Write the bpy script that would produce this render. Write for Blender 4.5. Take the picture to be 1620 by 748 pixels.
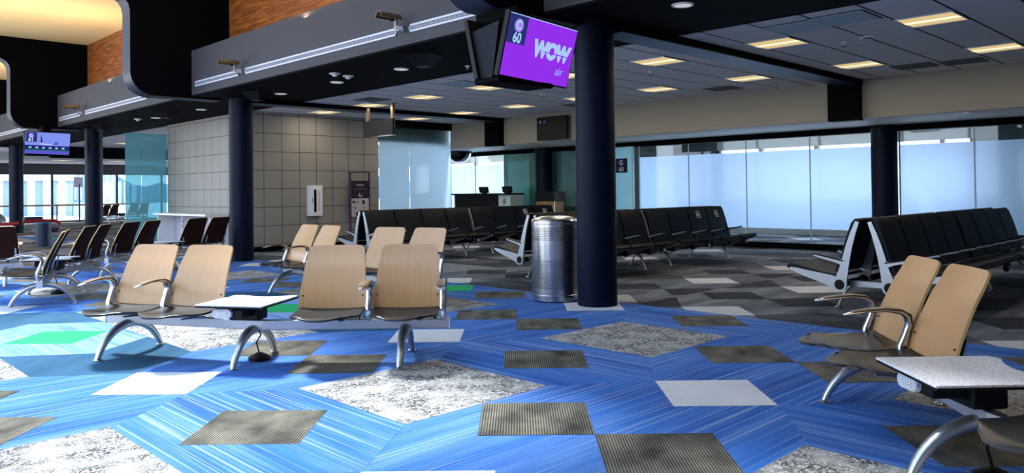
import bpy, math, random
from mathutils import Vector, Matrix
random.seed(7)
S = bpy.context.scene
for o in list(bpy.data.objects): bpy.data.objects.remove(o)
COL = S.collection
PI = math.pi
# ------------------------------------------------------------------ camera
CAM_H = 1.3
cam = bpy.data.cameras.new('camera'); co = bpy.data.objects.new('camera', cam); COL.objects.link(co)
YAW, PITCH, ROLL = .778347, .0126334, -.0118454
def cam_rows():
    c, s = math.cos(YAW), math.sin(YAW)
    M = Matrix(((c, -s, 0), (0, 0, -1), (s, c, 0)))
    cp, sp = math.cos(PITCH), math.sin(PITCH)
    Rx = Matrix(((1, 0, 0), (0, cp, sp), (0, -sp, cp)))
    cr, sr = math.cos(ROLL), math.sin(ROLL)
    Rz = Matrix(((cr, -sr, 0), (sr, cr, 0), (0, 0, 1)))
    return Rz @ Rx @ M
R = cam_rows()
co.matrix_world = Matrix(((R[0][0], -R[1][0], -R[2][0], 0), (R[0][1], -R[1][1], -R[2][1], 0), (R[0][2], -R[1][2], -R[2][2], CAM_H), (0, 0, 0, 1)))
cam.sensor_width = 36; cam.lens = 1226 / 1620 * 36
cam.shift_y = -(374 - 286.74) / 1620
cam.clip_start = .05; cam.clip_end = 400
S.camera = co
# ------------------------------------------------------------------ world, sun, exposure
S.view_settings.view_transform = 'Standard'; S.view_settings.look = 'None'
S.view_settings.gamma = 1; S.view_settings.use_curve_mapping = False
S.view_settings.exposure = 0.0
W = bpy.data.worlds.new('world'); S.world = W; W.use_nodes = True
wn = W.node_tree; bg = wn.nodes['Background']
tc = wn.nodes.new('ShaderNodeTexCoord'); sep = wn.nodes.new('ShaderNodeSeparateXYZ'); cr = wn.nodes.new('ShaderNodeValToRGB')
wn.links.new(tc.outputs['Generated'], sep.inputs[0]); wn.links.new(sep.outputs['Z'], cr.inputs[0]); wn.links.new(cr.outputs[0], bg.inputs[0])
cr.color_ramp.elements[0].position = 0; cr.color_ramp.elements[0].color = (.86, .93, 1, 1)
cr.color_ramp.elements[1].position = .5; cr.color_ramp.elements[1].color = (.50, .72, 1, 1)
bg.inputs[1].default_value = 3.8
sun = bpy.data.lights.new('sun', 'SUN'); sun.energy = 13.5; sun.angle = math.radians(9); sun.color = (1, .95, .88)
so = bpy.data.objects.new('sun', sun); COL.objects.link(so)
so.rotation_euler = Vector((-.04, -.56, -.83)).to_track_quat('-Z', 'Y').to_euler()
def area(name, loc, d, sx, sy, power, color):
    l = bpy.data.lights.new(name, 'AREA'); l.shape = 'RECTANGLE'; l.size = sx; l.size_y = sy; l.energy = power; l.color = color
    o = bpy.data.objects.new(name, l); COL.objects.link(o); o.location = loc
    o.rotation_euler = Vector(d).to_track_quat('-Z', 'Y').to_euler(); return o
# daylight entering through the tall concourse windows (left wall)
area('window_daylight_fill', (-2.7, 19, 2.9), (1, 0, -.12), 30, 4.6, 170, (.86, .92, 1))
area('window_daylight_fill', (-2.7, 30, 2.4), (1, -.62, -.05), 12, 4.2, 620, (.80, .88, 1))  # extra lamp added to brighten the left tiled wall
# daylight through the gate windows in the outer facade
area('gate_window_daylight', (20.85, 8.7, 1.45), (-1, 0, 0), 6.8, 2.0, 150, (.84, .88, 1))
area('gate_window_daylight', (20.85, 21.5, 1.45), (-1, 0, 0), 10, 2.0, 950, (.82, .88, 1))
# ------------------------------------------------------------------ materials
def lin(c):
    return tuple(((x / 255) / 12.92 if x / 255 <= .04045 else ((x / 255 + .055) / 1.055) ** 2.4) for x in c)
class NT:
    def __init__(s, name):
        s.m = bpy.data.materials.new(name); s.m.use_nodes = True; s.t = s.m.node_tree
        s.t.nodes.clear(); s.out = s.t.nodes.new('ShaderNodeOutputMaterial')
    def n(s, ty, **k):
        q = s.t.nodes.new('ShaderNode' + ty)
        for a, b in k.items(): setattr(q, a, b)
        return q
    def l(s, a, b): s.t.links.new(a, b)
    def setin(s, q, i, v):
        if isinstance(v, bpy.types.NodeSocket): s.l(v, q.inputs[i])
        else:
            if isinstance(v, tuple) and len(v) == 3 and q.inputs[i].type == 'RGBA': v = v + (1,)
            q.inputs[i].default_value = v
    def math(s, op, a, b=0.0, c=None):
        q = s.n('Math', operation=op); s.setin(q, 0, a); s.setin(q, 1, b)
        if c is not None: s.setin(q, 2, c)
        return q.outputs[0]
    def mix(s, f, a, b):
        q = s.n('Mix', data_type='RGBA'); s.setin(q, 0, f); s.setin(q, 6, a); s.setin(q, 7, b); return q.outputs[2]
    def xyz(s, obj=True):
        q = s.n('TexCoord'); p = s.n('SeparateXYZ'); s.l(q.outputs['Object' if obj else 'Generated'], p.inputs[0]); return q.outputs['Object'], p.outputs
    def vec(s, x, y, z):
        q = s.n('CombineXYZ'); s.setin(q, 0, x); s.setin(q, 1, y); s.setin(q, 2, z); return q.outputs[0]
    def noise(s, v, scale, detail=2, rough=.5, dist=0):
        q = s.n('TexNoise'); s.l(v, q.inputs['Vector']); q.inputs['Scale'].default_value = scale
        q.inputs['Detail'].default_value = detail; q.inputs['Roughness'].default_value = rough; q.inputs['Distortion'].default_value = dist
        return q.outputs[0]
    def ramp(s, f, stops):
        q = s.n('ValToRGB'); s.l(f, q.inputs[0]); e = q.color_ramp.elements
        while len(e) < len(stops): e.new(.5)
        for i, (p, c) in enumerate(stops):
            e[i].position = p; e[i].color = (c + (1,)) if isinstance(c, tuple) else (c, c, c, 1)
        return q.outputs[0]
    def pbr(s, col, rough=.6, metal=0, spec=.5, bump=None, bstr=.3, bdist=.01, **k):
        q = s.n('BsdfPrincipled'); s.setin(q, 'Base Color', col); s.setin(q, 'Roughness', rough); s.setin(q, 'Metallic', metal)
        s.setin(q, 'Specular IOR Level', spec)
        for a, b in k.items(): s.setin(q, a.replace('_', ' '), b)
        if bump is not None:
            b = s.n('Bump'); b.inputs['Strength'].default_value = bstr; b.inputs['Distance'].default_value = bdist
            s.l(bump, b.inputs['Height']); s.l(b.outputs[0], q.inputs['Normal'])
        s.l(q.outputs[0], s.out.inputs[0]); return s.m
def plain(name, c, rough=.6, metal=0, spec=.5, var=.06, sc=30, **k):
    t = NT(name); v, _ = t.xyz(); n = t.noise(v, sc, 3)
    c = lin(c); a = tuple(x * (1 - var) for x in c); b = tuple(min(1, x * (1 + var)) for x in c)
    return t.pbr(t.mix(n, a, b), rough, metal, spec, **k)
def emis(name, c, st=1.0):
    t = NT(name); e = t.n('Emission'); e.inputs[0].default_value = lin(c) + (1,); e.inputs[1].default_value = st
    t.l(e.outputs[0], t.out.inputs[0]); return t.m
M = {}
M['column'] = plain('navy_column_paint', (3, 13, 36), .5, 0, .12)
M['beamblue'] = plain('blue_beam_reflection', (34, 74, 104), .4, 0, .5, var=.3, sc=6)  # blue mottle paints a reflection onto the beam undersides
M['black'] = plain('black_paint', (3, 4, 7), .7, 0, .04)
M['fin'] = plain('black_fin_panel', (5, 5, 9), .7, 0, .05)
M['finedge'] = plain('lit_fin_edge', (24, 34, 54), .5, 0, .4)  # daylight on the fin edges put into the colour as blue-grey
M['fascia'] = plain('grey_fascia_paint', (66, 65, 71), .7, 0, .2, sc=200)
M['soffit'] = plain('dark_soffit_paint', (9, 10, 14), .8, 0, .05)
M['tanceil'] = plain('warm_tan_plaster', (252, 222, 166), .8, 0, .1, sc=4)
M['beige'] = plain('beige_bulkhead_paint', (142, 136, 126), .8, 0, .1, sc=150)
M['offwhite'] = plain('offwhite_soffit_paint', (222, 220, 212), .7, 0, .2)
M['brushed'] = plain('brushed_aluminium', (185, 187, 192), .32, .85, .5, var=.08, sc=12)
M['polished'] = plain('polished_aluminium', (205, 207, 212), .2, .95, .5, var=.04, sc=12)
M['beam'] = plain('satin_beam_aluminium', (176, 178, 184), .42, .6, .5, var=.03)
M['seat'] = plain('dark_moulded_seat', (13, 13, 15), .34, 0, .35, var=.04)
M['seatedge'] = plain('grey_seat_underside', (52, 52, 56), .45, 0, .4)
M['woodback'] = plain('dark_brown_back_face', (44, 20, 10), .6, 0, .12)  # rear faces darker brown than the oak fronts
M['armpad'] = plain('taupe_arm_cap', (126, 104, 84), .3, .3, .5, var=.04)
M['plasticblk'] = plain('black_plastic', (5, 5, 7), .5, 0, .2)
M['vinyl'] = plain('black_vinyl', (5, 10, 19), .45, 0, .16, var=.1, sc=60)
M['white'] = plain('white_enamel', (225, 226, 230), .4, 0, .5, var=.02)
M['lilac'] = plain('pale_lilac_grille', (190, 194, 212), .5, 0, .4, var=.02)
M['bronze'] = plain('bronze_metal', (150, 128, 104), .3, .9, .5)
M['red'] = plain('red_painted_tube', (150, 16, 34), .35, 0, .5)
M['greydome'] = plain('grey_moulded_hood', (120, 128, 138), .35, .2, .5)
M['navybin'] = plain('dark_blue_bin', (18, 34, 62), .5, 0, .4)
M['purple'] = plain('purple_frame_paint', (74, 30, 84), .4, 0, .5)
M['white_paper'] = plain('printed_white_panel', (176, 168, 172), .5, 0, .4)
M['ink'] = plain('black_ink', (14, 12, 18), .5, 0, .4)
M['redink'] = plain('red_ink', (150, 40, 48), .5, 0, .4)
M['teal_wall'] = plain('teal_wall_paint', (44, 92, 100), .6, 0, .3)
M['green_wall'] = plain('green_grey_wall_paint', (88, 104, 104), .7, 0, .3)
M['roomwall'] = plain('plain_wall_paint', (150, 150, 150), .8, 0, .2)
M['concrete'] = plain('apron_concrete', (170, 172, 176), .9, 0, .1, sc=1)
M['whiteb'] = plain('white_bridge_panel', (225, 232, 240), .6, 0, .3, var=.02)
M['blueb'] = plain('pale_blue_bridge_panel', (160, 190, 222), .6, 0, .3, var=.02)
M['tanwood'] = plain('tan_wood_laminate', (140, 106, 60), .5, 0, .3)
M['brownwood'] = plain('brown_wood_laminate', (92, 44, 24), .45, 0, .4)
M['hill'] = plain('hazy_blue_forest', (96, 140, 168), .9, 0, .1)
M['greyblack'] = plain('charcoal_metal', (40, 44, 54), .45, .3, .4)
def m_wood():
    t = NT('light_oak_laminate'); v, p = t.xyz()
    g = t.noise(t.vec(t.math('MULTIPLY', p[0], 110), t.math('MULTIPLY', p[1], 3), t.math('MULTIPLY', p[2], 2.2)), 1.5, 4, .6, .3)
    f = t.noise(t.vec(t.math('MULTIPLY', p[0], 260), p[1], t.math('MULTIPLY', p[2], 6)), 1.5, 2)
    c = t.ramp(g, [(.3, lin((168, 124, 82))), (.52, lin((188, 143, 97))), (.72, lin((179, 133, 88)))])
    c = t.mix(t.math('MULTIPLY', f, .22), c, lin((156, 122, 88)))
    return t.pbr(c, .30, 0, .6)
M['oak'] = m_wood()
M['oakedge'] = plain('pale_birch_edge', (196, 166, 112), .5, 0, .3)
def m_woodwall():
    t = NT('orange_wood_wall_panel'); v, p = t.xyz()
    g = t.noise(t.vec(p[0], t.math('MULTIPLY', p[1], 1.1), t.math('MULTIPLY', p[2], 15)), 1.6, 5, .65, .1)
    h = t.noise(t.vec(p[0], t.math('MULTIPLY', p[1], 9), t.math('MULTIPLY', p[2], 1.5)), 1.5, 3)
    c = t.ramp(g, [(.3, lin((78, 40, 14))), (.5, lin((132, 76, 32))), (.7, lin((186, 118, 58)))])
    c = t.mix(t.math('MULTIPLY', h, .35), c, lin((110, 56, 24)))
    return t.pbr(c, .5, 0, .3)
M['woodwall'] = m_woodwall()
def m_grid(name, c1, c2, line, pu, pv, wu, wv, uo, vo, uexpr, rough=.6, sc=60):
    t = NT(name); v, p = t.xyz()
    u = t.math('ADD', uexpr(t, p)[0], uo); w = t.math('ADD', uexpr(t, p)[1], vo)
    a = t.math('LESS_THAN', t.math('PINGPONG', u, pu / 2), wu / 2)
    b = t.math('LESS_THAN', t.math('PINGPONG', w, pv / 2), wv / 2)
    m = t.math('MAXIMUM', a, b); n = t.noise(v, sc, 3)
    big = t.noise(v, 1.3, 2)
    c = t.mix(t.math('ADD', t.math('MULTIPLY', n, .6), t.math('MULTIPLY', big, .4)), lin(c1), lin(c2))
    return t.pbr(t.mix(m, c, lin(line)), rough, 0, .3, bump=t.math('SUBTRACT', 1.0, m), bstr=.4, bdist=.004)
M['tilewall'] = m_grid('square_wall_tile', (128, 124, 118), (150, 145, 138), (22, 18, 20), .445, .42, .012, .012, -24.7, -.16, lambda t, p: (t.math('ADD', p[0], p[1]), p[2]), .45, 90)
def m_ceil():
    t = NT('suspended_ceiling_tile'); v, p = t.xyz()
    d1 = t.math('LESS_THAN', t.math('PINGPONG', t.math('ADD', p[1], -3.15), .305), .013)
    d2 = t.math('LESS_THAN', t.math('PINGPONG', t.math('ADD', p[0], -9.15), .328), .005)
    n = t.noise(v, 160, 2); b = t.noise(v, .8, 1)
    c = t.mix(n, lin((204, 205, 214)), lin((230, 231, 238)))
    c = t.mix(t.math('MULTIPLY', d2, .6), c, lin((30, 32, 40)))
    c = t.mix(d1, c, lin((12, 13, 18)))
    return t.pbr(c, .85, 0, .15)
M['ceil'] = m_ceil()
# carpets
ROT = .70710678
def coords(t, mode):
    v, p = t.xyz()
    if mode == 'x': return p[0], p[1]
    if mode == 'y': return p[1], p[0]
    a = t.math('MULTIPLY', t.math('ADD', p[0], p[1]), ROT); b = t.math('MULTIPLY', t.math('SUBTRACT', p[0], p[1]), ROT)
    return a, b
def m_stripe(name, mode, deep, mid, light, thread, tamt=.6, bandsc=4.0):
    t = NT(name); s, a = coords(t, mode)
    band = t.noise(t.vec(t.math('MULTIPLY', a, bandsc), t.math('MULTIPLY', s, .55), 0.0), 1.0, 3, .6)
    fine = t.noise(t.vec(t.math('MULTIPLY', a, 75), t.math('MULTIPLY', s, .35), 3.0), 1.0, 1)
    fine2 = t.noise(t.vec(t.math('MULTIPLY', a, 210), t.math('MULTIPLY', s, 40), 5.0), 1.0, 1)
    c = t.ramp(band, [(.28, lin(deep)), (.5, lin(mid)), (.78, lin(light))])
    k = t.ramp(fine, [(.54, 0.0), (.70, 1.0)])
    c = t.mix(t.math('MULTIPLY', k, tamt), c, lin(thread))
    c = t.mix(t.math('MULTIPLY', t.ramp(fine2, [(.45, 0.0), (.7, 1.0)]), .30), c, lin(deep))
    return t.pbr(c, .95, 0, .1, bump=fine2, bstr=.25, bdist=.003)
def m_weave(name, dark, light, mix=.5, sc=105):
    t = NT(name); s, a = coords(t, 'd')
    w = t.math('MULTIPLY_ADD', t.math('SINE', t.math('MULTIPLY', a, 420)), .5, .5)
    fine = t.noise(t.vec(t.math('MULTIPLY', a, sc), t.math('MULTIPLY', s, 22), 0.0), 1.0, 2)
    big = t.noise(t.vec(t.math('MULTIPLY', a, 5), t.math('MULTIPLY', s, 3), 7.0), 1.0, 2)
    w = t.math('POWER', w, 1.6)
    k = t.math('MULTIPLY', t.math('ADD', w, t.math('MULTIPLY', fine, .5)), t.math('MULTIPLY_ADD', big, 1.1, mix - .35))
    k = t.math('MINIMUM', k, 1.0)
    return t.pbr(t.mix(k, lin(dark), lin(light)), .95, 0, .1)
def m_speck(name, base, mark, lo=.02, hi=.06):
    t = NT(name); v, p = t.xyz()
    n = t.noise(v, 30, 4, .7, .7); m = t.noise(v, 5, 2)
    d = t.math('ABSOLUTE', t.math('SUBTRACT', n, .47))
    k = t.ramp(d, [(lo, 1.0), (hi, 0.0)])
    k = t.math('MULTIPLY', k, t.ramp(m, [(.35, .35), (.6, 1.0)]))
    f = t.noise(v, 160, 2)
    c = t.mix(t.math('MULTIPLY', f, .4), lin(base), tuple(x * .6 for x in lin(base)))
    return t.pbr(t.mix(k, c, lin(mark)), .95, 0, .1)
M['bx'] = m_stripe('blue_carpet_stripe_across', 'x', (30, 72, 144), (54, 102, 176), (94, 132, 190), (156, 170, 194))
M['by'] = m_stripe('blue_carpet_stripe_along', 'y', (30, 72, 144), (54, 102, 176), (94, 132, 190), (156, 170, 194))
M['lb'] = m_stripe('pale_blue_carpet_stripe', 'y', (66, 104, 172), (100, 134, 188), (136, 160, 200), (180, 188, 204))
M['teal'] = m_stripe('teal_blue_carpet', 'd', (32, 66, 92), (42, 80, 108), (52, 92, 120), (62, 98, 122), .3)
M['wt'] = m_weave('white_ribbed_carpet', (150, 154, 164), (216, 216, 220), .85)
M['dk'] = m_weave('charcoal_tan_woven_carpet', (12, 14, 20), (170, 164, 148), .16)
M['green'] = plain('green_carpet', (40, 160, 96), .95, 0, .1, sc=80)
M['sp'] = m_speck('speckled_offwhite_carpet', (180, 178, 175), (36, 40, 50), .03, .085)
M['gx'] = m_stripe('grey_carpet_stripe_across', 'x', (62, 67, 76), (100, 105, 114), (144, 148, 155), (124, 128, 134), .35, 3)
M['gy'] = m_stripe('grey_carpet_stripe_along', 'y', (40, 44, 52), (68, 72, 80), (104, 108, 114), (92, 96, 102), .35, 3)
M['gw'] = m_weave('pale_grey_carpet', (154, 158, 166), (206, 208, 212), .8)
M['gd'] = m_weave('dark_grey_carpet', (22, 25, 30), (80, 84, 90), .4)
M['gs'] = m_speck('grey_speckled_carpet', (140, 144, 150), (34, 38, 46))
M['brx'] = m_stripe('brown_grey_carpet_stripe', 'x', (62, 54, 52), (108, 92, 84), (150, 132, 120), (140, 128, 118), .5, 3)
# glass
def m_clear(name, tint=(.93, .97, 1), gl=.08):
    t = NT(name); a = t.n('BsdfTransparent'); a.inputs[0].default_value = tint + (1,)
    g = t.n('BsdfGlossy'); g.inputs['Roughness'].default_value = .02; g.inputs[0].default_value = (.9, .95, 1, 1)
    mx = t.n('MixShader'); mx.inputs[0].default_value = gl
    t.l(a.outputs[0], mx.inputs[1]); t.l(g.outputs[0], mx.inputs[2]); t.l(mx.outputs[0], t.out.inputs[0]); return t.m
def m_frost(name, tint, gl=.07, see=.0):
    t = NT(name); a = t.n('BsdfTranslucent'); a.inputs[0].default_value = tint + (1,)
    r = t.n('BsdfRefraction'); r.inputs[0].default_value = tint + (1,); r.inputs['Roughness'].default_value = .7; r.inputs['IOR'].default_value = 1.4
    m1 = t.n('MixShader'); m1.inputs[0].default_value = .18; t.l(a.outputs[0], m1.inputs[1]); t.l(r.outputs[0], m1.inputs[2])
    tr = t.n('BsdfTransparent'); tr.inputs[0].default_value = tint + (1,)
    m3 = t.n('MixShader'); m3.inputs[0].default_value = see; t.l(m1.outputs[0], m3.inputs[1]); t.l(tr.outputs[0], m3.inputs[2])
    g = t.n('BsdfGlossy'); g.inputs['Roughness'].default_value = .04
    m2 = t.n('MixShader'); m2.inputs[0].default_value = gl; t.l(m3.outputs[0], m2.inputs[1]); t.l(g.outputs[0], m2.inputs[2])
    t.l(m2.outputs[0], t.out.inputs[0]); return t.m
M['clear'] = m_clear('clear_glass', (.93, .97, 1), .035)
def m_tealglass(name, tint, body, mixf, gl=.1):
    t = NT(name); a = t.n('BsdfTransparent'); a.inputs[0].default_value = tint + (1,)
    d = t.n('BsdfDiffuse'); d.inputs[0].default_value = lin(body) + (1,); tl = t.n('BsdfTranslucent'); tl.inputs[0].default_value = lin(body) + (1,)
    m0 = t.n('MixShader'); m0.inputs[0].default_value = .5; t.l(d.outputs[0], m0.inputs[1]); t.l(tl.outputs[0], m0.inputs[2])
    m1 = t.n('MixShader'); m1.inputs[0].default_value = mixf; t.l(a.outputs[0], m1.inputs[1]); t.l(m0.outputs[0], m1.inputs[2])
    g = t.n('BsdfGlossy'); g.inputs['Roughness'].default_value = .03
    m2 = t.n('MixShader'); m2.inputs[0].default_value = gl; t.l(m1.outputs[0], m2.inputs[1]); t.l(g.outputs[0], m2.inputs[2])
    t.l(m2.outputs[0], t.out.inputs[0]); return t.m
M['tealglass'] = m_tealglass('teal_tinted_glass', (.50, .80, .86), (140, 205, 214), .5)
M['darkteal'] = m_tealglass('dark_teal_glass', (.24, .44, .44), (112, 160, 152), .65)
M['frost'] = m_frost('frosted_glass_film', (.50, .70, .95), .025)
M['frostlit'] = m_frost('lit_frosted_glass_film', (.62, .82, .93), .03)  # same film, tint lightened to paint in stronger light from behind
M['frostteal'] = m_frost('teal_frosted_glass', (.42, .80, .90), .03, .1)
M['glassedge'] = plain('glass_joint_edge', (150, 180, 205), .3, 0, .6)
# emitters
M['lampwarm'] = emis('troffer_lens_glow', (226, 200, 144), .95)
M['lamptube'] = emis('troffer_tube_glow', (255, 240, 205), 1.3)
M['downglow'] = emis('downlight_glow', (225, 225, 225), .7)
M['ovalglow'] = emis('warm_oval_lamp_glow', (240, 220, 165), .9)
M['scrpurple'] = emis('purple_screen', (150, 50, 242), .95)
M['scrtext'] = emis('pale_blue_screen_text', (170, 205, 250), 1.0)
M['scrnavy'] = emis('navy_screen_panel', (44, 56, 124), .8)
M['scrlilac'] = emis('lilac_screen_disc', (158, 134, 236), 1.0)
M['scrblue'] = emis('blue_screen_sky', (130, 146, 240), 1.0)
M['scrdark'] = emis('dark_blue_screen_detail', (36, 44, 130), .8)
M['scrmid'] = emis('mid_blue_screen_ground', (92, 96, 214), .9)
M['scrgreen'] = emis('green_screen_strip', (24, 96, 84), .8)
M['scrwhite'] = emis('white_screen_detail', (190, 205, 250), 1.0)
M['blueled'] = emis('blue_led_ring', (90, 100, 235), .55)
M['scrdim'] = emis('dim_screen_text', (120, 120, 190), .6)
# ------------------------------------------------------------------ mesh builder
class MB:
    def __init__(s): s.v = []; s.f = []; s.m = []; s.k = 0
    def mat(s, k): s.k = k; return s
    def add(s, vs, fs):
        b = len(s.v); s.v += [tuple(v) for v in vs]
        for f in fs: s.f.append([b + i for i in f]); s.m.append(s.k)
        return s
    def box(s, x0, y0, z0, x1, y1, z1):
        return s.add([(x, y, z) for z in (z0, z1) for y in (y0, y1) for x in (x0, x1)],
                     [(0, 2, 3, 1), (4, 5, 7, 6), (0, 1, 5, 4), (2, 6, 7, 3), (0, 4, 6, 2), (1, 3, 7, 5)])
    def obox(s, c, ax, ay, az):
        c, ax, ay, az = Vector(c), Vector(ax), Vector(ay), Vector(az)
        return s.add([c + ax * i + ay * j + az * k for k in (-1, 1) for j in (-1, 1) for i in (-1, 1)],
                     [(0, 2, 3, 1), (4, 5, 7, 6), (0, 1, 5, 4), (2, 6, 7, 3), (0, 4, 6, 2), (1, 3, 7, 5)])
    def prism(s, poly, plane, a0, a1):
        # plane 'yz': poly (y,z) extruded in x ; 'xz': (x,z) extruded in y ; 'xy': extruded in z
        def P(p, a): return {'yz': (a, p[0], p[1]), 'xz': (p[0], a, p[1]), 'xy': (p[0], p[1], a)}[plane]
        n = len(poly)
        return s.add([P(p, a0) for p in poly] + [P(p, a1) for p in poly],
                     [tuple(range(n))[::-1], tuple(range(n, 2 * n))] + [(i, (i + 1) % n, n + (i + 1) % n, n + i) for i in range(n)])
    def quad(s, a, b, c, d): return s.add([a, b, c, d], [(0, 1, 2, 3)])
    def sweep(s, path, ws, hs, side, n=10, pw=2.0):
        # section: half width ws along 'side', half height hs along normal, superellipse
        path = [Vector(p) for p in path]; side = Vector(side).normalized(); rings = []
        for i, p in enumerate(path):
            t = (path[min(i + 1, len(path) - 1)] - path[max(i - 1, 0)]).normalized()
            nn = t.cross(side).normalized(); sd = nn.cross(t).normalized()
            w = ws[i] if isinstance(ws, (list, tuple)) else ws; h = hs[i] if isinstance(hs, (list, tuple)) else hs
            r = []
            for j in range(n):
                a = 2 * PI * j / n; c, q = math.cos(a), math.sin(a)
                r.append(p + sd * (w * math.copysign(abs(c) ** (2 / pw), c)) + nn * (h * math.copysign(abs(q) ** (2 / pw), q)))
            rings.append(r)
        vs = [v for r in rings for v in r]; L = len(rings)
        fs = [(i * n + j, i * n + (j + 1) % n, (i + 1) * n + (j + 1) % n, (i + 1) * n + j) for i in range(L - 1) for j in range(n)]
        fs += [tuple(range(n))[::-1], tuple(range((L - 1) * n, L * n))]
        return s.add(vs, fs)
    def tube(s, path, r, n=8):
        path = [Vector(p) for p in path]
        d = path[-1] - path[0]; side = Vector((0, 0, 1)) if abs(d.normalized().z) < .9 else Vector((1, 0, 0))
        return s.sweep(path, r, r, side, n)
    def lathe(s, prof, c=(0, 0, 0), n=32, cap=True):
        vs = []; fs = []
        for r, z in prof:
            for j in range(n): a = 2 * PI * j / n; vs.append((c[0] + r * math.cos(a), c[1] + r * math.sin(a), c[2] + z))
        for i in range(len(prof) - 1):
            for j in range(n): fs.append((i * n + j, i * n + (j + 1) % n, (i + 1) * n + (j + 1) % n, (i + 1) * n + j))
        if cap: fs += [tuple(range(n))[::-1], tuple(range((len(prof) - 1) * n, len(prof) * n))]
        return s.add(vs, fs)
    def shell(s, fn, nu, nv, th, ktop=0, kbot=0, kedge=0):
        # fn(u in -1..1, v in 0..1) -> point ; thickness th to the back side
        P = [[Vector(fn(-1 + 2 * i / nu, j / nv)) for i in range(nu + 1)] for j in range(nv + 1)]
        Nn = []
        for j in range(nv + 1):
            r = []
            for i in range(nu + 1):
                a = P[j][min(i + 1, nu)] - P[j][max(i - 1, 0)]; b = P[min(j + 1, nv)][i] - P[max(j - 1, 0)][i]
                r.append(a.cross(b).normalized())
            Nn.append(r)
        top = [P[j][i] for j in range(nv + 1) for i in range(nu + 1)]
        bot = [P[j][i] - Nn[j][i] * th for j in range(nv + 1) for i in range(nu + 1)]
        w = nu + 1; b0 = len(s.v); s.v += [tuple(v) for v in top + bot]; nb = b0 + len(top)
        for j in range(nv):
            for i in range(nu):
                q = (j * w + i, j * w + i + 1, (j + 1) * w + i + 1, (j + 1) * w + i)
                s.f.append([b0 + k for k in q]); s.m.append(ktop)
                s.f.append([nb + k for k in q[::-1]]); s.m.append(kbot)
        edge = [i for i in range(w)] + [j * w + nu for j in range(1, nv + 1)] + [nv * w + i for i in range(nu - 1, -1, -1)] + [j * w for j in range(nv - 1, 0, -1)]
        for a, b in zip(edge, edge[1:] + edge[:1]):
            s.f.append([b0 + b, b0 + a, nb + a, nb + b]); s.m.append(kedge)
        return s
    def mesh(s, name, mats, smooth=0):
        me = bpy.data.meshes.new(name); me.from_pydata(s.v, [], s.f)
        for m in (mats if isinstance(mats, (list, tuple)) else [mats]): me.materials.append(m)
        me.polygons.foreach_set('material_index', s.m)
        me.update()
        if smooth:
            me.polygons.foreach_set('use_smooth', [True] * len(me.polygons)); me.set_sharp_from_angle(angle=math.radians(smooth))
        return me
    def build(s, name, mats, parent=None, smooth=0, bevel=0):
        o = bpy.data.objects.new(name, s.mesh(name, mats, smooth)); COL.objects.link(o)
        if parent: o.parent = parent
        if bevel:
            b = o.modifiers.new('bevel', 'BEVEL'); b.width = bevel; b.segments = 2; b.limit_method = 'ANGLE'
        return o
def tag(o, label, cat, group=None):
    o['label'] = label; o['category'] = cat
    if group: o['group'] = group
    return o
def thing(name, label, cat, loc=(0, 0, 0), rz=0, group=None):
    o = bpy.data.objects.new(name, None); COL.objects.link(o); o.location = loc; o.rotation_euler = (0, 0, rz); o.empty_display_size = .1
    return tag(o, label, cat, group)
def struct(o): o['kind'] = 'structure'; return o
def put(name, mesh, parent, loc=(0, 0, 0), rz=0):
    o = bpy.data.objects.new(name, mesh); COL.objects.link(o); o.parent = parent; o.location = loc; o.rotation_euler = (0, 0, rz); return o
KIDS = {}
def copy_tree(o, parent=None, top=True):
    c = o.copy(); COL.objects.link(c)
    if parent: c.parent = parent
    for ch in list(o.children): copy_tree(ch, c, False)
    return c
def text_mesh(s, size, bold=0, shear=0, spacing=1.0):
    cu = bpy.data.curves.new('lettering', 'FONT'); cu.body = s; cu.size = size; cu.offset = bold; cu.shear = shear; cu.space_character = spacing
    cu.align_x = 'CENTER'; cu.align_y = 'CENTER'; cu.resolution_u = 4
    to = bpy.data.objects.new('lettering', cu); COL.objects.link(to)
    bpy.context.view_layer.update()
    me = bpy.data.meshes.new_from_object(to.evaluated_get(bpy.context.evaluated_depsgraph_get()))
    bpy.data.objects.remove(to); bpy.data.curves.remove(cu); return me
def text(s, size, mat, parent, c, right, up, name='lettering', bold=0, shear=0, sx=1.0, spacing=1.0):
    me = text_mesh(s, size, bold, shear, spacing); me.materials.clear(); me.materials.append(mat)
    r = Vector(right).normalized(); u = Vector(up).normalized(); n = r.cross(u); c = Vector(c)
    for v in me.vertices: v.co = c + r * (v.co.x * sx) + u * v.co.y + n * v.co.z
    o = bpy.data.objects.new(name, me); COL.objects.link(o)
    if parent: o.parent = parent
    return o
# ================================================================== STRUCTURE
XL, XR, Y0, Y1 = -2.6, 20.5, -6.0, 44.0
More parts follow.
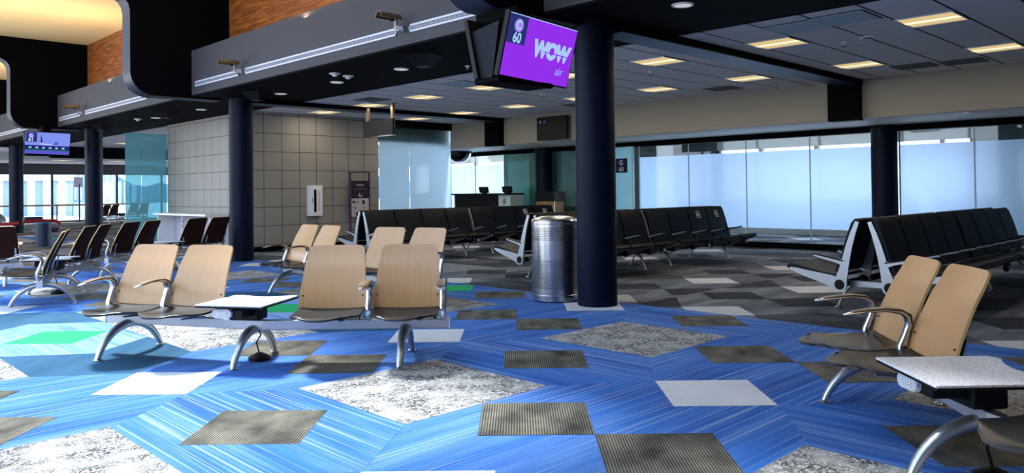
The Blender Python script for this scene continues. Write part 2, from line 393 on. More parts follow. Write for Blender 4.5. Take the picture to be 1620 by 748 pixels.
# ---- floor with inlaid carpet pieces
FM = ['bx', 'by', 'lb', 'teal', 'wt', 'dk', 'green', 'sp', 'gx', 'gy', 'gw', 'gd', 'gs', 'brx']
fi = {k: i for i, k in enumerate(FM)}
fl = MB()
def clip(poly, x0, x1, y0, y1):
    for ax, lim, sg in ((0, x0, 1), (0, x1, -1), (1, y0, 1), (1, y1, -1)):
        out = []
        for a, b in zip(poly, poly[1:] + poly[:1]):
            da, db = sg * (a[ax] - lim), sg * (b[ax] - lim)
            if da >= 0: out.append(a)
            if (da >= 0) != (db >= 0):
                k = da / (da - db); out.append((a[0] + (b[0] - a[0]) * k, a[1] + (b[1] - a[1]) * k))
        poly = out
        if len(poly) < 3: return None
    return poly
def piece(poly, mat, z, zone):
    p = clip(poly, *zone)
    if not p: return
    ar = sum(a[0] * b[1] - b[0] * a[1] for a, b in zip(p, p[1:] + p[:1]))
    if abs(ar) < 1e-4: return
    if ar < 0: p = p[::-1]
    fl.mat(fi[mat]).add([(x, y, z) for x, y in p], [tuple(range(len(p)))])
HW = .5875; HD = .442; XC = 3.21
def carpet(zone, mats, ysh=0.0, xsh=0.0, accent=True):
    mbx, mby, mlb, mteal, mwt, mdk, mgr, msp = mats
    x0, x1, y0, y1 = zone
    piece([(x0, y0), (x1, y0), (x1, y1), (x0, y1)], mbx, 0.0, zone)
    T = 8.06 + ysh
    def both(y): return [y + ysh, 16.12 - y + ysh]
    def dia(x, y, r, m, z=.002): piece([(x - r, y), (x, y - r), (x + r, y), (x, y + r)], m, z, zone)
    def hexa(x, ya, yb, m, z=.001, d=.45): piece([(x - HW, ya), (x, ya - d), (x + HW, ya), (x + HW, yb), (x, yb + d), (x - HW, yb)], m, z, zone)
    for k in range(-9, 12):
        xo = XC + xsh + 2.35 * k; xe = xo + 1.175
        if x0 - 1 < xo < x1 + 1:
            for rep in (-2.943 * 2, -2.943, 0):
                for c in both(4.125 + rep): piece([(xo - HW, c - HW), (xo + HW, c - HW), (xo + HW, c + HW), (xo - HW, c + HW)], msp, .001, zone)
                for y in (2.21 + rep, 3.09 + rep):
                    for c in both(y): dia(xo, c, HD, mdk)
            for y in (5.16, 6.04):
                for c in both(y): dia(xo, c, HD, mdk)
            piece([(xo - HW, 6.48 + ysh), (xo + HW, 6.48 + ysh), (xo + HW, 9.64 + ysh), (xo - HW, 9.64 + ysh)], msp, .001, zone)
        if x0 - 1 < xe < x1 + 1:
            for rep in (-2.943 * 2, -2.943, 0):
                for c in both(4.11 + rep):
                    hexa(xe, c - .575, c + .575, mby); dia(xe, c, HD, mdk)
                for c in both(2.645 + rep): dia(xe, c, HD, mwt)
            for c in both(5.56): dia(xe, c, HD, mwt)
            if abs(xe - 6.735) < .01 and mbx == 'bx':
                hexa(xe, 6.45 + ysh, 9.67 + ysh, mby)
                for c in both(7.06): dia(xe, c, HD, mdk)
                dia(xe, T, HD, mgr, .003)
            else:
                hexa(xe, 6.45 + ysh, 9.67 + ysh, mteal); hexa(xe, 7.45 + ysh, 8.67 + ysh, mlb, .0015); dia(xe, T, HD, mgr)
BL = ('bx', 'by', 'lb', 'teal', 'wt', 'dk', 'green', 'sp')
GR = ('gx', 'gy', 'gy', 'gd', 'gw', 'gd', 'gs', 'gs')
BR = ('brx', 'brx', 'brx', 'gy', 'gw', 'gy', 'gs', 'gs')
carpet((XL, 7.18, Y0, 16.6), BL)
carpet((XL, 7.18, 16.6, 24.3), BR, 12.0)
carpet((XL, 7.18, 24.3, 30.0), BL, 19.0)
carpet((XL, 7.18, 30.0, Y1), BR, 27.0)
carpet((7.18, XR, Y0, 5.3), GR, -1.2, .6)
carpet((7.18, XR, 5.3, 19.3), GR, 3.2, .6)
carpet((7.18, XR, 19.3, Y1), BR, 22.0)
fl.mat(fi['gx']).add([(XL, Y0, -.25), (XR, Y0, -.25), (XR, Y1, -.25), (XL, Y1, -.25)], [(3, 2, 1, 0)])
struct(fl.build('floor', [M[k] for k in FM]))
def sbox(name, mat, *b, bevel=0, lab=None):
    o = struct(MB().box(*b).build(name, mat, bevel=bevel)); return o
# ceilings
sbox('ceiling', M['ceil'], 8.05, Y0, 3.17, 13.85, 32.3, 3.3)
cm = MB(); SX0, SX1 = -2.0, 3.7  # ceiling left open out of view to let steep sun in
for ya, yb in ((Y0, 2.0), (5.6, 6.5), (13.9, 15.6), (20.4, Y1)): cm.box(XL, ya, 5.53, 6.9, yb, 5.7)
for ya, yb in ((2.0, 5.6), (6.5, 13.9), (15.6, 20.4)): cm.box(XL, ya, 5.53, SX0, yb, 5.7).box(SX1, ya, 5.53, 6.9, yb, 5.7)
struct(cm.build('ceiling', M['tanceil']))
for k_, (ya, yb) in enumerate(((2.0, 5.6), (6.5, 13.9), (15.6, 20.4))):  # unseen skylights added so the sun reaches the carpet and benches
    g_ = MB()
    for i in range(6): x = SX0 + (SX1 - SX0) * i / 5; g_.box(x - .03, ya, 5.6, x + .03, yb, 5.72)
    sk = struct(g_.build('window_added_skylight', M['white'] if 'white' in M else M['column'])); MB().box(SX0, ya, 5.65, SX1, yb, 5.66).build('pane', M['clear'], sk)
sbox('ceiling', M['offwhite'], 15.9, Y0, 2.85, 22, 45, 3.0)
sbox('ceiling', M['ceil'], 6.03, 32.7, 2.95, 20.5, Y1, 3.1)
sbox('ceiling', M['ceil'], 13.85, 18.7, 3.17, 15.9, 32.7, 3.3)
# upper wood wall above the ledge, bulkhead body
sbox('wall_upper', M['woodwall'], 6.78, Y0, 4.05, 6.9, Y1, 5.53)
# fascia with dark soffit beneath
f = MB()
f.mat(0).box(6.03, Y0, 3.2, 6.06, Y1, 4.05); f.mat(0).box(6.06, Y0, 4.02, 6.78, Y1, 4.05)
struct(f.build('trim_1', [M['fascia']]))
sbox('trim_2', M['soffit'], 6.03, Y0, 3.17, 8.1, 42, 3.2)
# beige bulkhead, lower soffit, black header
sbox('wall_right', M['beige'], 13.8, Y0, 2.49, 13.86, 16.4, 3.3)
sbox('ceiling', M['offwhite'], 13.86, Y0, 2.49, 15.72, 18.7, 2.56)
sbox('trim_3', M['black'], 15.72, Y0, 2.37, 15.92, 18.7, 3.0)
# cross beams with their drop on the bulkhead
for i, y in enumerate((5.6, 14.57)):
    struct(MB().mat(0).box(7.0, y - .32, 3.08, 13.8, y + .06, 3.18).mat(1).box(7.0, y - .30, 3.075, 13.8, y + .055, 3.08).build('trim_%d' % (4 + i), [M['black'], M['beamblue']]))
    sbox('trim_%d' % (6 + i), M['black'], 13.6, y - .3, 2.46, 13.84, y + .22, 3.17)
sbox('trim_8', M['black'], 8.0, 32.3, 2.74, 20.5, 32.7, 3.2)
sbox('trim_9', M['black'], 11.41, 16.32, 2.98, 13.9, 16.52, 3.2)
# tiled block
b = MB().box(8.0, 16.4, 0, 11.41, 21.25, 3.2); struct(b.build('wall_tiled', M['tilewall']))
sbox('baseboard_tiled', M['black'], 7.985, 16.385, 0, 11.42, 16.4, .12)
# closing walls
sbox('wall_near', M['roomwall'], XL, Y0 - .2, 0, XR, Y0, 5.7)
lw = MB()
for y in [Y0 + 3 * i for i in range(17)]: lw.box(XL - .12, y, 0, XL, y + .1, 5.6)
lw.box(XL - .12, Y0, 0, XL, Y1, .15); lw.box(XL - .12, Y0, 2.6, XL, Y1, 2.68); lw.box(XL - .12, Y0, 5.35, XL, Y1, 5.7)
struct(lw.build('window_left', M['greyblack']))
sbox('wall_left', M['roomwall'], XL - .2, Y0, 0, XL - .13, 3.0, 5.7); sbox('wall_left', M['roomwall'], XL - .2, 38, 0, XL - .13, Y1, 5.7)  # unseen solid stretches, put in to cut the fill from this side
# outer facade on the right (X = 20.5) with its windows
fc = MB()
fc.mat(0).box(XR, Y0, 0, XR + .2, 5.3, 3.0); fc.mat(0).box(XR, 12.1, 0, XR + .2, 16.0, 3.0)
fc.mat(1).box(XR, 5.3, 0, XR + .2, 12.1, .38); fc.mat(1).box(XR, 16, 0, XR + .2, Y1, .38)
fc.mat(1).box(XR, 5.3, 2.42, XR + .2, 12.1, 3.0); fc.mat(1).box(XR, 16, 2.42, XR + .2, Y1, 3.4)
struct(fc.build('wall_outer', [M['green_wall'], M['offwhite']]))
wf = MB()
for y in (5.3, 5.95, 7.5, 9.05, 10.65, 12.0): wf.box(XR - .04, y, .38, XR + .1, y + .1, 2.42)
for i in range(17): wf.box(XR - .04, 16 + 1.7 * i, .38, XR + .1, 16.1 + 1.7 * i, 2.42)
wfo = struct(wf.build('window_1', M['greyblack']))
MB().box(XR + .04, 5.3, .38, XR + .05, 12.1, 2.42).box(XR + .04, 16, .38, XR + .05, Y1, 2.42).build('pane', M['clear'], wfo)
sbox('wall_teal', M['teal_wall'], 16.7, 12.75, 0, 16.85, 16.2, 2.85)
# glass partition on X = 15.8 : frosted film with clear strips above and below
PA = [(-6, -3.4), (-3.4, -1.9), (-1.9, -.4), (-.4, 1.1), (1.1, 2.6), (2.6, 4.1), (4.1, 5.38), (5.82, 7.15), (7.15, 8.6), (8.6, 10.08), (10.08, 11.5)]
wi = 2
for a, b_ in PA + [(16.4, 17.6), (17.6, 18.75)]:
    p = struct(MB().quad((15.795, a + .012, .43), (15.795, b_ - .012, .43), (15.795, b_ - .012, 2.10), (15.795, a + .012, 2.10)).build('window_%d' % wi, M['frost'])); wi += 1
    MB().box(15.79, a + .012, .12, 15.80, b_ - .012, .43).box(15.79, a + .012, 2.10, 15.80, b_ - .012, 2.38).build('clear_pane', M['clear'], p)
    MB().box(15.786, b_ - .012, .12, 15.804, b_ + .012, 2.38).build('glass_joint', M['glassedge'], p)
p = struct(MB().quad((15.69, 11.62, .05), (15.69, 12.3, .05), (15.69, 12.3, 2.38), (15.69, 11.62, 2.38)).build('window_%d' % wi, M['frostteal'])); wi += 1
MB().box(15.66, 11.6, 0, 15.72, 11.63, 2.38).build('glass_joint', M['glassedge'], p)
for a, b_ in ((12.95, 14.25), (14.9, 16.35)):
    p = struct(MB().box(15.79, a, .05, 15.80, b_, 2.38).build('window_%d' % wi, M['darkteal'])); wi += 1
sbox('baseboard_glass', M['black'], 15.74, Y0, 0, 15.86, 11.5, .13)
# frosted glass between tiled block and bulkhead (Y = 16.4)
for a, b_ in ((11.43, 12.4), (12.4, 13.82)):
    p = struct(MB().quad((a + .006, 16.41, .05), (b_ - .006, 16.41, .05), (b_ - .006, 16.41, 2.98), (a + .006, 16.41, 2.98)).build('window_%d' % wi, M['frostlit'])); wi += 1
sbox('wall_green_bulkhead', plain('dark_green_bulkhead', (26, 52, 44), .7), 11.41, 16.53, 2.60, 13.84, 16.63, 3.2)
# teal glass fin wall at left of the tiled block
for a, b_ in ((6.95, 7.35), (7.35, 8.0)):
    p = struct(MB().box(a + .004, 21.3, .02, b_ - .004, 21.312, 2.93).build('window_%d' % wi, M['tealglass'])); wi += 1
# far window wall
fw = MB()
fw.mat(0).box(XL, Y1, 2.46, XR, Y1 + .3, 2.95); fw.mat(1).box(XL, Y1, 2.95, XR, Y1 + .3, 5.7)
fw.mat(2).box(XL, Y1 - .02, 2.40, XR, Y1 + .05, 2.46); fw.mat(2).box(XL, Y1 - .02, 0, XR, Y1 + .05, .08)
struct(fw.build('wall_far', [M['fascia'], M['tanceil'], M['greyblack']]))
fr = MB()
for x in (6.3, 8.5, 10.85, 12.9, 13.9, 16.2, 18.3): fr.box(x, Y1 - .03, 0, x + .09, Y1 + .07, 2.42)
fwin = struct(fr.build('window_far', M['greyblack']))
MB().box(XL, Y1 + .02, .05, XR, Y1 + .03, 2.42).build('pane', M['clear'], fwin)
rl = MB(); rl.box(2.5, Y1 - .35, .82, 15.5, Y1 - .27, .90)
for x in (3.5, 6, 8.5, 11, 13.5): rl.box(x, Y1 - .33, 0, x + .05, Y1 - .29, .82)
tag(rl.build('guard_rail', M['tanwood']), 'tan wooden guard rail running along the far window wall', 'railing')
# soffit return by the far bays
# fins: deep black portal panels at every column line
def fin_poly():
    r = .42; x0 = 4.92; zb = 3.14; pts = []
    for i in range(25):
        a = PI + (PI / 2) * i / 24
        pts.append((x0 + r + r * math.cos(a), zb + r + r * math.sin(a)))
    return pts
for i, y in enumerate((5.60, 14.79, 23.78, 32.7)):
    arc = fin_poly()
    poly = arc + [(6.62, 3.14), (6.62, 3.19), (6.9, 3.19), (6.9, 5.53), (XL, 5.53), (XL, 4.95), (4.62, 4.95)]
    for k in range(5):
        a = (PI / 2) * (1 - k / 4); poly.append((4.62 + .3 * math.cos(a), 4.65 + .3 * math.sin(a)))
    f = MB(); n = len(poly)
    f.mat(0).add([(x, y, z) for x, z in poly], [tuple(range(n))]); f.add([(x, y + .4, z) for x, z in poly], [tuple(range(n))[::-1]])
    for j in range(n):
        a, c = poly[j], poly[(j + 1) % n]
        f.mat(1).quad((a[0], y, a[1]), (a[0], y + .4, a[1]), (c[0], y + .4, c[1]), (c[0], y, c[1]))
    struct(f.build('trim_%d' % (10 + i), [M['fin'], M['finedge']]))
# columns
clabs = ['thick dark navy round column right beside the perforated steel trash can', 'dark navy round column at the corner of the tiled wall',
         'dark navy round column in front of the far windows, just right of the airplane screen', 'leftmost dark navy round column, behind the silver hooded carts']
for (x, y), lb in zip(((6.86, 5.6), (6.9, 14.57), (6.86, 23.54), (6.9, 32.5)), clabs):
    t = thing('round_column', lb, 'column', (x, y, 0), 0)
    MB().lathe([(.225, .0), (.225, .40), (.222, .402), (.222, .408), (.225, .41), (.225, 3.2)], n=48).build('shaft', M['column'], t, 40)
for (x, y, h, lb) in ((15.62, 5.6, 2.45, 'dark navy round column standing between two frosted glass panes at right'), (15.6, 14.57, 2.45, 'dark round column behind the small tan and black podium')):
    t = thing('round_column', lb, 'column', (x, y, 0), 0)
    MB().lathe([(.235, .0), (.235, h)], n=40).build('shaft', M['column'], t, 40)
# ================================================================== CEILING FITTINGS
G = 'square ceiling lights'
troff = thing('ceiling_light', '', 'ceiling light', (0, 0, 3.17))
def troffer(w=.3):
    fr = MB()
    for a in ((-w, -w, w, -w + .015), (-w, w - .015, w, w), (-w, -w, -w + .015, w), (w - .015, -w, w, w)): fr.box(a[0], a[1], -.012, a[2], a[3], .0)
    fr.build('frame', M['lilac'], troff)
    MB().add([(-.285, -.285, -.002), (-.05, -.285, -.012), (-.05, .285, -.012), (-.285, .285, -.002)], [(3, 2, 1, 0)]).add([(.05, -.285, -.012), (.285, -.285, -.002), (.285, .285, -.002), (.05, .285, -.012)], [(3, 2, 1, 0)]).build('lens', M['lampwarm'], troff)
    MB().box(-.05, -.285, -.014, .05, .285, -.006).build('bright_strip', M['lamptube'], troff)
troffer()
def lightspot(x, y, z, p=16):
    l = bpy.data.lights.new('troffer_lamp', 'AREA'); l.shape = 'SQUARE'; l.size = .5; l.energy = p; l.color = (1, .88, .70)
    o = bpy.data.objects.new('troffer_lamp', l); COL.objects.link(o); o.location = (x, y, z - .03)
XA, XB = 9.45, 12.08; first = True
names_a = ['nearest left-row', 'second left-row', 'third left-row', 'fourth left-row', 'fifth left-row', 'sixth left-row', 'seventh left-row', 'farthest left-row']
where = {(0, 0): 'topmost and largest at the top right of the photo', (0, 1): 'partly shadowed one beside the pale blue vents', (0, 2): 'one just right of the navy column top',
         (0, 3): 'one peeking out between purple screen and column', (0, 4): 'one right of a pale tile, below the empty monitor back', (0, 5): 'one left of the pair above the hanging sign',
         (0, 6): 'one right behind the hanging twin-post sign', (0, 7): 'one nearest the tiled wall, left of the hanging sign',
         (1, 0): 'one at the right photo edge above the beige bulkhead', (1, 1): 'one right of the black pier, near the beige bulkhead', (1, 2): 'one left of the black pier, under the blue beam',
         (1, 3): 'one above the C 60 glass sign, just right of the column', (1, 4): 'one just below the purple screen beside the column', (1, 5): 'one above the dark wall monitor, right of the hanging sign',
         (1, 6): 'one left of the small black pier at the back', (1, 7): 'one between hanging sign and back frosted glass'}
for j in range(8):
    y = 2.85 + 1.832 * j
    for i, x in enumerate((XA, XB)):
        o = troff if first else copy_tree(troff)
        first = False
        o.location = (x, y, 3.17); o['label'] = 'square ceiling light, ' + where[(i, j)]; o['group'] = G
        lightspot(x, y, 3.17, 14)
for j, (x, y) in enumerate(((9.45, 26.5), (9.6, 29.4), (12.1, 29.4), (12.1, 26.5))):
    o = copy_tree(troff); o.location = (x, y, 3.17); o['group'] = 'far ceiling lights'
    o['label'] = 'distant ceiling light %s' % ('between far column and teal glass', 'just right of the far column, lower of two strips', 'through the teal glass, lower one', 'through the teal glass, upper one')[['a', 'b', 'c', 'd'].index('abcd'[j])]
for j, (x, y) in enumerate(((9.6, 36), (11.6, 36), (10.2, 39.5), (12.6, 39.5), (14.0, 37.5))):
    o = copy_tree(troff); o.location = (x, y, 2.95); o['group'] = 'lights near the far window wall'; o.scale = (1.6, 1, 1)
    o['label'] = 'small flat ceiling light near the far window wall'
def simple(name, mb, mat, label, cat, loc, group=None, smooth=40, rz=0):
    o = mb.build(name, mat, None, smooth); o.location = loc; o.rotation_euler = (0, 0, rz); return tag(o, label, cat, group)
# pale vents set into the ceiling grid
vent = thing('ceiling_vent', 'pale blue ceiling vent with cross marks at top right, upper one', 'vent', (8.65, 3.49, 3.17))
MB().box(-.28, -.29, -.012, .28, .29, 0).build('panel', plain('pale_blue_vent_panel', (150, 176, 190), .6), vent)
MB().box(-.30, -.30, -.006, .30, -.285, .0).box(-.30, .285, -.006, .30, .30, 0).box(-.30, -.285, -.006, -.285, .285, 0).box(.285, -.285, -.006, .30, .285, 0).build('frame', M['black'], vent)
for (x, y, w, lb) in ((8.7, 4.06, 1, 'pale blue ceiling vent left of the light at top right, lower one'), (8.85, 10.1, 1, 'pale ceiling vent beside the light under the twin monitors')):
    o = copy_tree(vent); o.location = (x, y, 3.17); o['label'] = lb
dv = plain('dark_grey_vent', (72, 78, 84), .7)
for (x, y, lb) in ((12.9, 4.15, 'dark grey return vent next to the beige bulkhead at right'), (13.0, 3.5, 'dark grey return vent at the right end of its pair near bulkhead'),
                   (12.95, 7.5, 'dark grey return vent left of the black pier'), (8.9, 13.0, 'dark square ceiling vent above the hanging sign'), (12.9, 11.0, 'dark ceiling vent above the dark wall monitor')):
    t = thing('return_vent', lb, 'vent', (x, y, 3.17)); MB().box(-.26, -.29, -.01, .26, .29, 0).build('panel', dv, t)
    mm = MB()
    for i in range(6): mm.box(-.22 + .08 * i, -.26, -.014, -.19 + .08 * i, .26, -.008)
    mm.build('slats', dv, t)
def sprk(x, y, z, lb):
    t = thing('sprinkler', lb, 'sprinkler', (x, y, z)); MB().lathe([(.04, 0), (.04, -.008), (.012, -.01), (.012, -.05)], n=12).build('stem', M['white'], t, 40)
    MB().lathe([(.03, -.05), (.03, -.055)], n=12).build('deflector', M['plasticblk'], t)
for a in ((10.19, 7.18, 3.17, 'ceiling sprinkler just right of the navy column'), (10.08, 4.09, 3.17, 'ceiling sprinkler below the pale vents at right'), (9.97, 13.74, 3.17, 'ceiling sprinkler right above the hanging sign'),
          (10.26, 10.22, 3.17, 'ceiling sprinkler right of the pale vent, under twin monitors'), (10.95, 10.26, 3.17, 'ceiling sprinkler under the purple screen'), (7.62, 8.64, 3.17, 'sprinkler in the dark soffit beside the monitors')):
    sprk(*a)
def ring(name, x, y, z, lb, r=.09, glow='downglow', cat='downlight'):
    t = thing(name, lb, cat, (x, y, z))
    MB().lathe([(r + .025, 0), (r + .02, -.012), (r, -.012), (r, -.002)], n=24, cap=False).build('trim_ring', M['white'], t, 40)
    MB().lathe([(r, -.006), (r, -.003)], n=24).build('lens', M[glow], t)
for i, (x, y, lb) in enumerate(((7.05, 9.51, 'right of the two smoke detectors'), (7.06, 11.33, 'directly below the smoke detectors'), (7.08, 13.3, 'nearest the tiled wall column'), (7.08, 16.86, 'above the corner of the left tiled wall'),
                                 (7.0, 19.3, 'above the teal glass'), (6.75, 4.35, 'at the very top edge, right of the navy column'))):
    ring('downlight', x, y, 3.17, 'round downlight in dark soffit, ' + lb)
for i, (x, y, lb) in enumerate(((14.4, 11.03, 'leftmost, beside the navy column'), (14.46, 9.29, 'second to the right of the navy column'), (14.2, 7.36, 'left of the black pier'), (14.3, 5.5, 'under the black pier'), (14.2, 3.76, 'right of the black pier'), (14.0, 15.2, 'under the dark wall monitor'))):
    ring('downlight', x, y, 2.49, 'recessed downlight in low pale soffit, ' + lb, .08, 'offwhite')
ring('ceiling_speaker', 9.98, 2.85 - .0 + .9, 3.17, 'round white ceiling speaker below the topmost light', .07, 'plasticblk', 'speaker')
for (x, y, lb) in ((6.52, 10.52, 'left round white smoke detector in the dark soffit'), (6.82, 10.61, 'right round white smoke detector in the dark soffit'), (6.77, 19.84, 'white smoke detector above the leftmost column gap')):
    t = thing('smoke_detector', lb, 'smoke detector', (x, y, 3.17)); MB().lathe([(.085, 0), (.085, -.015), (.05, -.025)], n=24).build('base', M['white'], t, 40)
    MB().lathe([(.045, -.02), (.04, -.045), (.02, -.055)], n=20).build('sensor', M['offwhite'], t, 40)
for (x, y, lb) in ((6.66, 13.4, 'by the tiled wall column'), (6.6, 8.4, 'left of the twin monitors'), (6.65, 17.7, 'above the left tiled wall'), (6.6, 22.0, 'above the far column')):
    t = thing('soffit_speaker', 'black wedge loudspeaker under the dark soffit ' + lb, 'speaker', (x, y, 3.17), .4)
    MB().add([(-.2, -.2, 0), (.2, -.2, 0), (.2, .2, 0), (-.2, .2, 0), (-.06, -.1, -.15), (.08, -.1, -.15), (.08, .1, -.15), (-.06, .1, -.15)],
             [(0, 1, 2, 3), (7, 6, 5, 4), (0, 4, 5, 1), (1, 5, 6, 2), (2, 6, 7, 3), (3, 7, 4, 0)]).build('housing', M['plasticblk'], t)
    MB().box(-.05, -.08, -.155, .07, .08, -.15).build('grille', M['greyblack'], t)
# linear grilles on the fascia
for (a, c, lb) in ((12.78, 14.62, 'short section left of the left bronze fixture'), (8.22, 12.55, 'long middle section between two bronze fixtures'), (6.3, 7.95, 'right section running behind the twin monitors'),
                   (15.3, 16.9, 'section just right of the hanging black panel'), (17.1, 21.35, 'long section in the far left bay'), (21.7, 23.6, 'short section at the end of the far left bay'), (24.4, 31, 'section in the farthest bay')):
    t = thing('linear_grille', 'slotted air grille on grey fascia, ' + lb, 'air grille', (6.03, a, 3.345))
    L = c - a; g = MB()
    g.box(-.012, 0, 0, .0, L, .025); g.box(-.012, 0, .075, 0, L, .1); g.box(-.012, 0, 0, 0, .02, .1); g.box(-.012, L - .02, 0, 0, L, .1)
    g.build('frame', M['lilac'], t)
    g = MB(); g.box(-.002, .02, .025, 0.0, L - .02, .075); g.build('slot', M['plasticblk'], t)
    g = MB()
    for z in (.035, .048, .061): g.box(-.010, .02, z, -.003, L - .02, z + .004)
    k = 0
    while k * .09 < L - .06: g.box(-.0035, .04 + k * .09, .025, -.002, .045 + k * .09, .075); k += 1
    g.build('louvres', M['lilac'], t)
for (y, lb) in ((12.66, 'left of the two nearest ones'), (8.06, 'right one, closest to the twin monitors'), (21.5, 'farthest one in the left bay'), (17.0, 'one just beside the hanging black panel')):
    t = thing('fascia_spotlight', 'bronze half-tube wall fixture on the grey fascia, ' + lb, 'spotlight', (6.03, y, 3.5))
    g = MB(); n = 12; R0, R1 = .062, .054; vs = []
    for x in (-.40, -.08):
        for rr in (R0, R1):
            for i in range(n + 1): a = -.25 + (PI + .5) * i / n; vs.append((x, rr * math.cos(a), rr * math.sin(a) + .02))
    m_ = n + 1; fs = []
    for i in range(n): fs += [(i, i + 1, 2 * m_ + i + 1, 2 * m_ + i), (m_ + i + 1, m_ + i, 3 * m_ + i, 3 * m_ + i + 1), (i + 1, i, m_ + i, m_ + i + 1), (2 * m_ + i, 2 * m_ + i + 1, 3 * m_ + i + 1, 3 * m_ + i)]
    g.add(vs, fs); g.box(-.40, -.064, .0, -.08, -.052, .02).box(-.40, .052, 0, -.08, .064, .02)
    g.build('hood', M['bronze'], t, 40)
    MB().box(-.15, -.02, -.13, -.11, .02, .0).box(-.13, -.05, -.14, 0, .05, -.07).build('bracket', M['polished'], t)
    MB().lathe([(.03, 0), (.03, .03)], (-.2, 0, -.02), 16).build('lamp', M['plasticblk'], t, 40)
# warm cove uplights on the ledge in front of the wood wall
for y0_, y1_ in ((6.35, 14.7), (15.3, 23.7), (24.3, 32.4), (-4, 5.7)):
    yc = (y0_ + y1_) / 2
    o = area('cove_uplight', (6.45, yc, 4.10), (-.30, 0, 1), .12, y1_ - y0_ - .3, 165, (1, .76, .46))
    t = thing('cove_lamp', 'slim uplight strip on ledge below wood wall, bay %s' % {6.35: 'above the long grille', 15.3: 'at upper left', 24.3: 'farthest away', -4: 'right of the navy column'}[y0_], 'cove light', (6.45, yc, 4.05))
    L = (y1_ - y0_) / 2 - .2
    MB().box(-.07, -L, 0, .07, L, .02).box(-.07, -L, .02, -.06, L, .05).box(.06, -L, .02, .07, L, .05).build('housing', M['greyblack'], t)
# ================================================================== BEAM BENCHES (bent in the middle)
BEND = math.radians(17.5)
def arc(n, f): return [f(i / (n - 1)) for i in range(n)]
def back_fn(u, v):
    v = v ** 1.0
    pts = [(.028, .383), (.034, .43), (.058, .52), (.098, .62), (.142, .72), (.186, .80), (.226, .882)]
    q = v * (len(pts) - 1); i = min(int(q), len(pts) - 2); k = q - i
    def cr_(a, b, c, d, t): return .5 * ((2 * b) + (-a + c) * t + (2 * a - 5 * b + 4 * c - d) * t * t + (-a + 3 * b - 3 * c + d) * t ** 3)
    P0 = pts[max(i - 1, 0)]; P1 = pts[i]; P2 = pts[i + 1]; P3 = pts[min(i + 2, len(pts) - 1)]
    y = cr_(P0[0], P1[0], P2[0], P3[0], k); z = cr_(P0[1], P1[1], P2[1], P3[1], k)
    w = .268 - .060 * max(0, v - .15) ** 1.15
    r = .05; L = .55; d = (1 - v) * L
    if d < r: w = w - r + math.sqrt(max(0, r * r - (r - d) ** 2))
    d = v * L; r = .02
    if d < r: w = w - r + math.sqrt(max(0, r * r - (r - d) ** 2))
    return (u * w, y - .016 * (u * w / .262) ** 2, z)
def nonuni(fn, ends=.16):
    # denser samples at both ends of v
    def g(u, v):
        v2 = v - ends * math.sin(2 * PI * v) / (2 * PI) * 4.2
        return fn(u, min(1, max(0, v2)))
    return g
me_back = MB().shell(nonuni(back_fn), 12, 30, .014, 0, 1, 2).mesh('backrest', [M['oak'], M['woodback'], M['oakedge']], 50)
def seat_fn(u, v):
    # v 0 front -> 1 back
    w = .266 * (1 - .42 * (1 - v) ** 6.0) * (1 - .06 * v)
    yf = -.50 + .085 * u * u * (1 - v) ** 1.0
    y = yf * (1 - v) + .07 * v
    q = (u * w / .266) ** 2
    z = .418 - .028 * math.sin(PI * min(1, v * 1.05)) - .026 * (max(0, .2 - v) / .2) ** 2 + .012 * q * v - .015 * v - .012 * (1 - q) * math.sin(PI * v)
    return (u * w, y, z)
me_seat = MB().shell(nonuni(seat_fn, .1), 16, 22, .016, 0, 1, 1).mesh('seat', [M['seat'], M['seatedge']], 60)
mb = MB()
for x in (-.235, .235):
    pass
mb.add([(.006 * math.cos(a), -.016, .006 * math.sin(a)) for a in [PI * k / 4 for k in range(8)]] + [(.006 * math.cos(a), .006, .006 * math.sin(a)) for a in [PI * k / 4 for k in range(8)]],
        [tuple(range(8))] + [(i, (i + 1) % 8, 8 + (i + 1) % 8, 8 + i) for i in range(8)])
me_screw = mb.mesh('screw', M['greyblack'])
mb = MB()
for x in (-.22, .22):
    p = [(x, .0, .315), (x, .03, .35), (x, .062, .42), (x, .078, .48), (x, .098, .55)]
    mb.sweep(p, [.020, .018, .016, .014, .010], [.012, .012, .011, .009, .006], (1, 0, 0), 8)
mb.sweep([(-.22, .055, .385), (-.1, .055, .375), (.1, .055, .375), (.22, .055, .385)], .009, .014, (0, 0, 1), 8)
me_brk = mb.mesh('back_bracket', M['polished'], 50)
mb = MB()
for x in (-.12, .12): mb.sweep([(x, -.30, .348), (x, -.15, .338), (x, -.02, .322)], .018, [.006, .009, .012], (1, 0, 0), 8)
me_sbr = mb.mesh('seat_bracket', M['beam'], 50)
mb = MB()
ap = [(0, -.005, .30), (0, -.03, .36), (0, -.025, .42), (0, .0, .48), (0, .018, .535), (0, .01, .58), (0, -.025, .605), (0, -.10, .615), (0, -.19, .610), (0, -.285, .597), (0, -.33, .588)]
mb.sweep(ap, [.022, .026, .026, .026, .027, .029, .031, .033, .034, .031, .014], [.021, .020, .018, .017, .016, .015, .013, .010, .008, .007, .004], (1, 0, 0), 12, 2.6)
me_arm = mb.mesh('armrest', M['polished'], 50)
mb = MB()
pp = [(0, .020, .49), (0, .036, .54), (0, .026, .594), (0, -.022, .620), (0, -.10, .627), (0, -.19, .620), (0, -.28, .606)]
mb.sweep(pp, [.016, .024, .029, .032, .0335, .0345, .028], [.003, .004, .004, .004, .004, .004, .003], (1, 0, 0), 10, 3)
me_cap = mb.mesh('arm_cap', M['armpad'], 50)
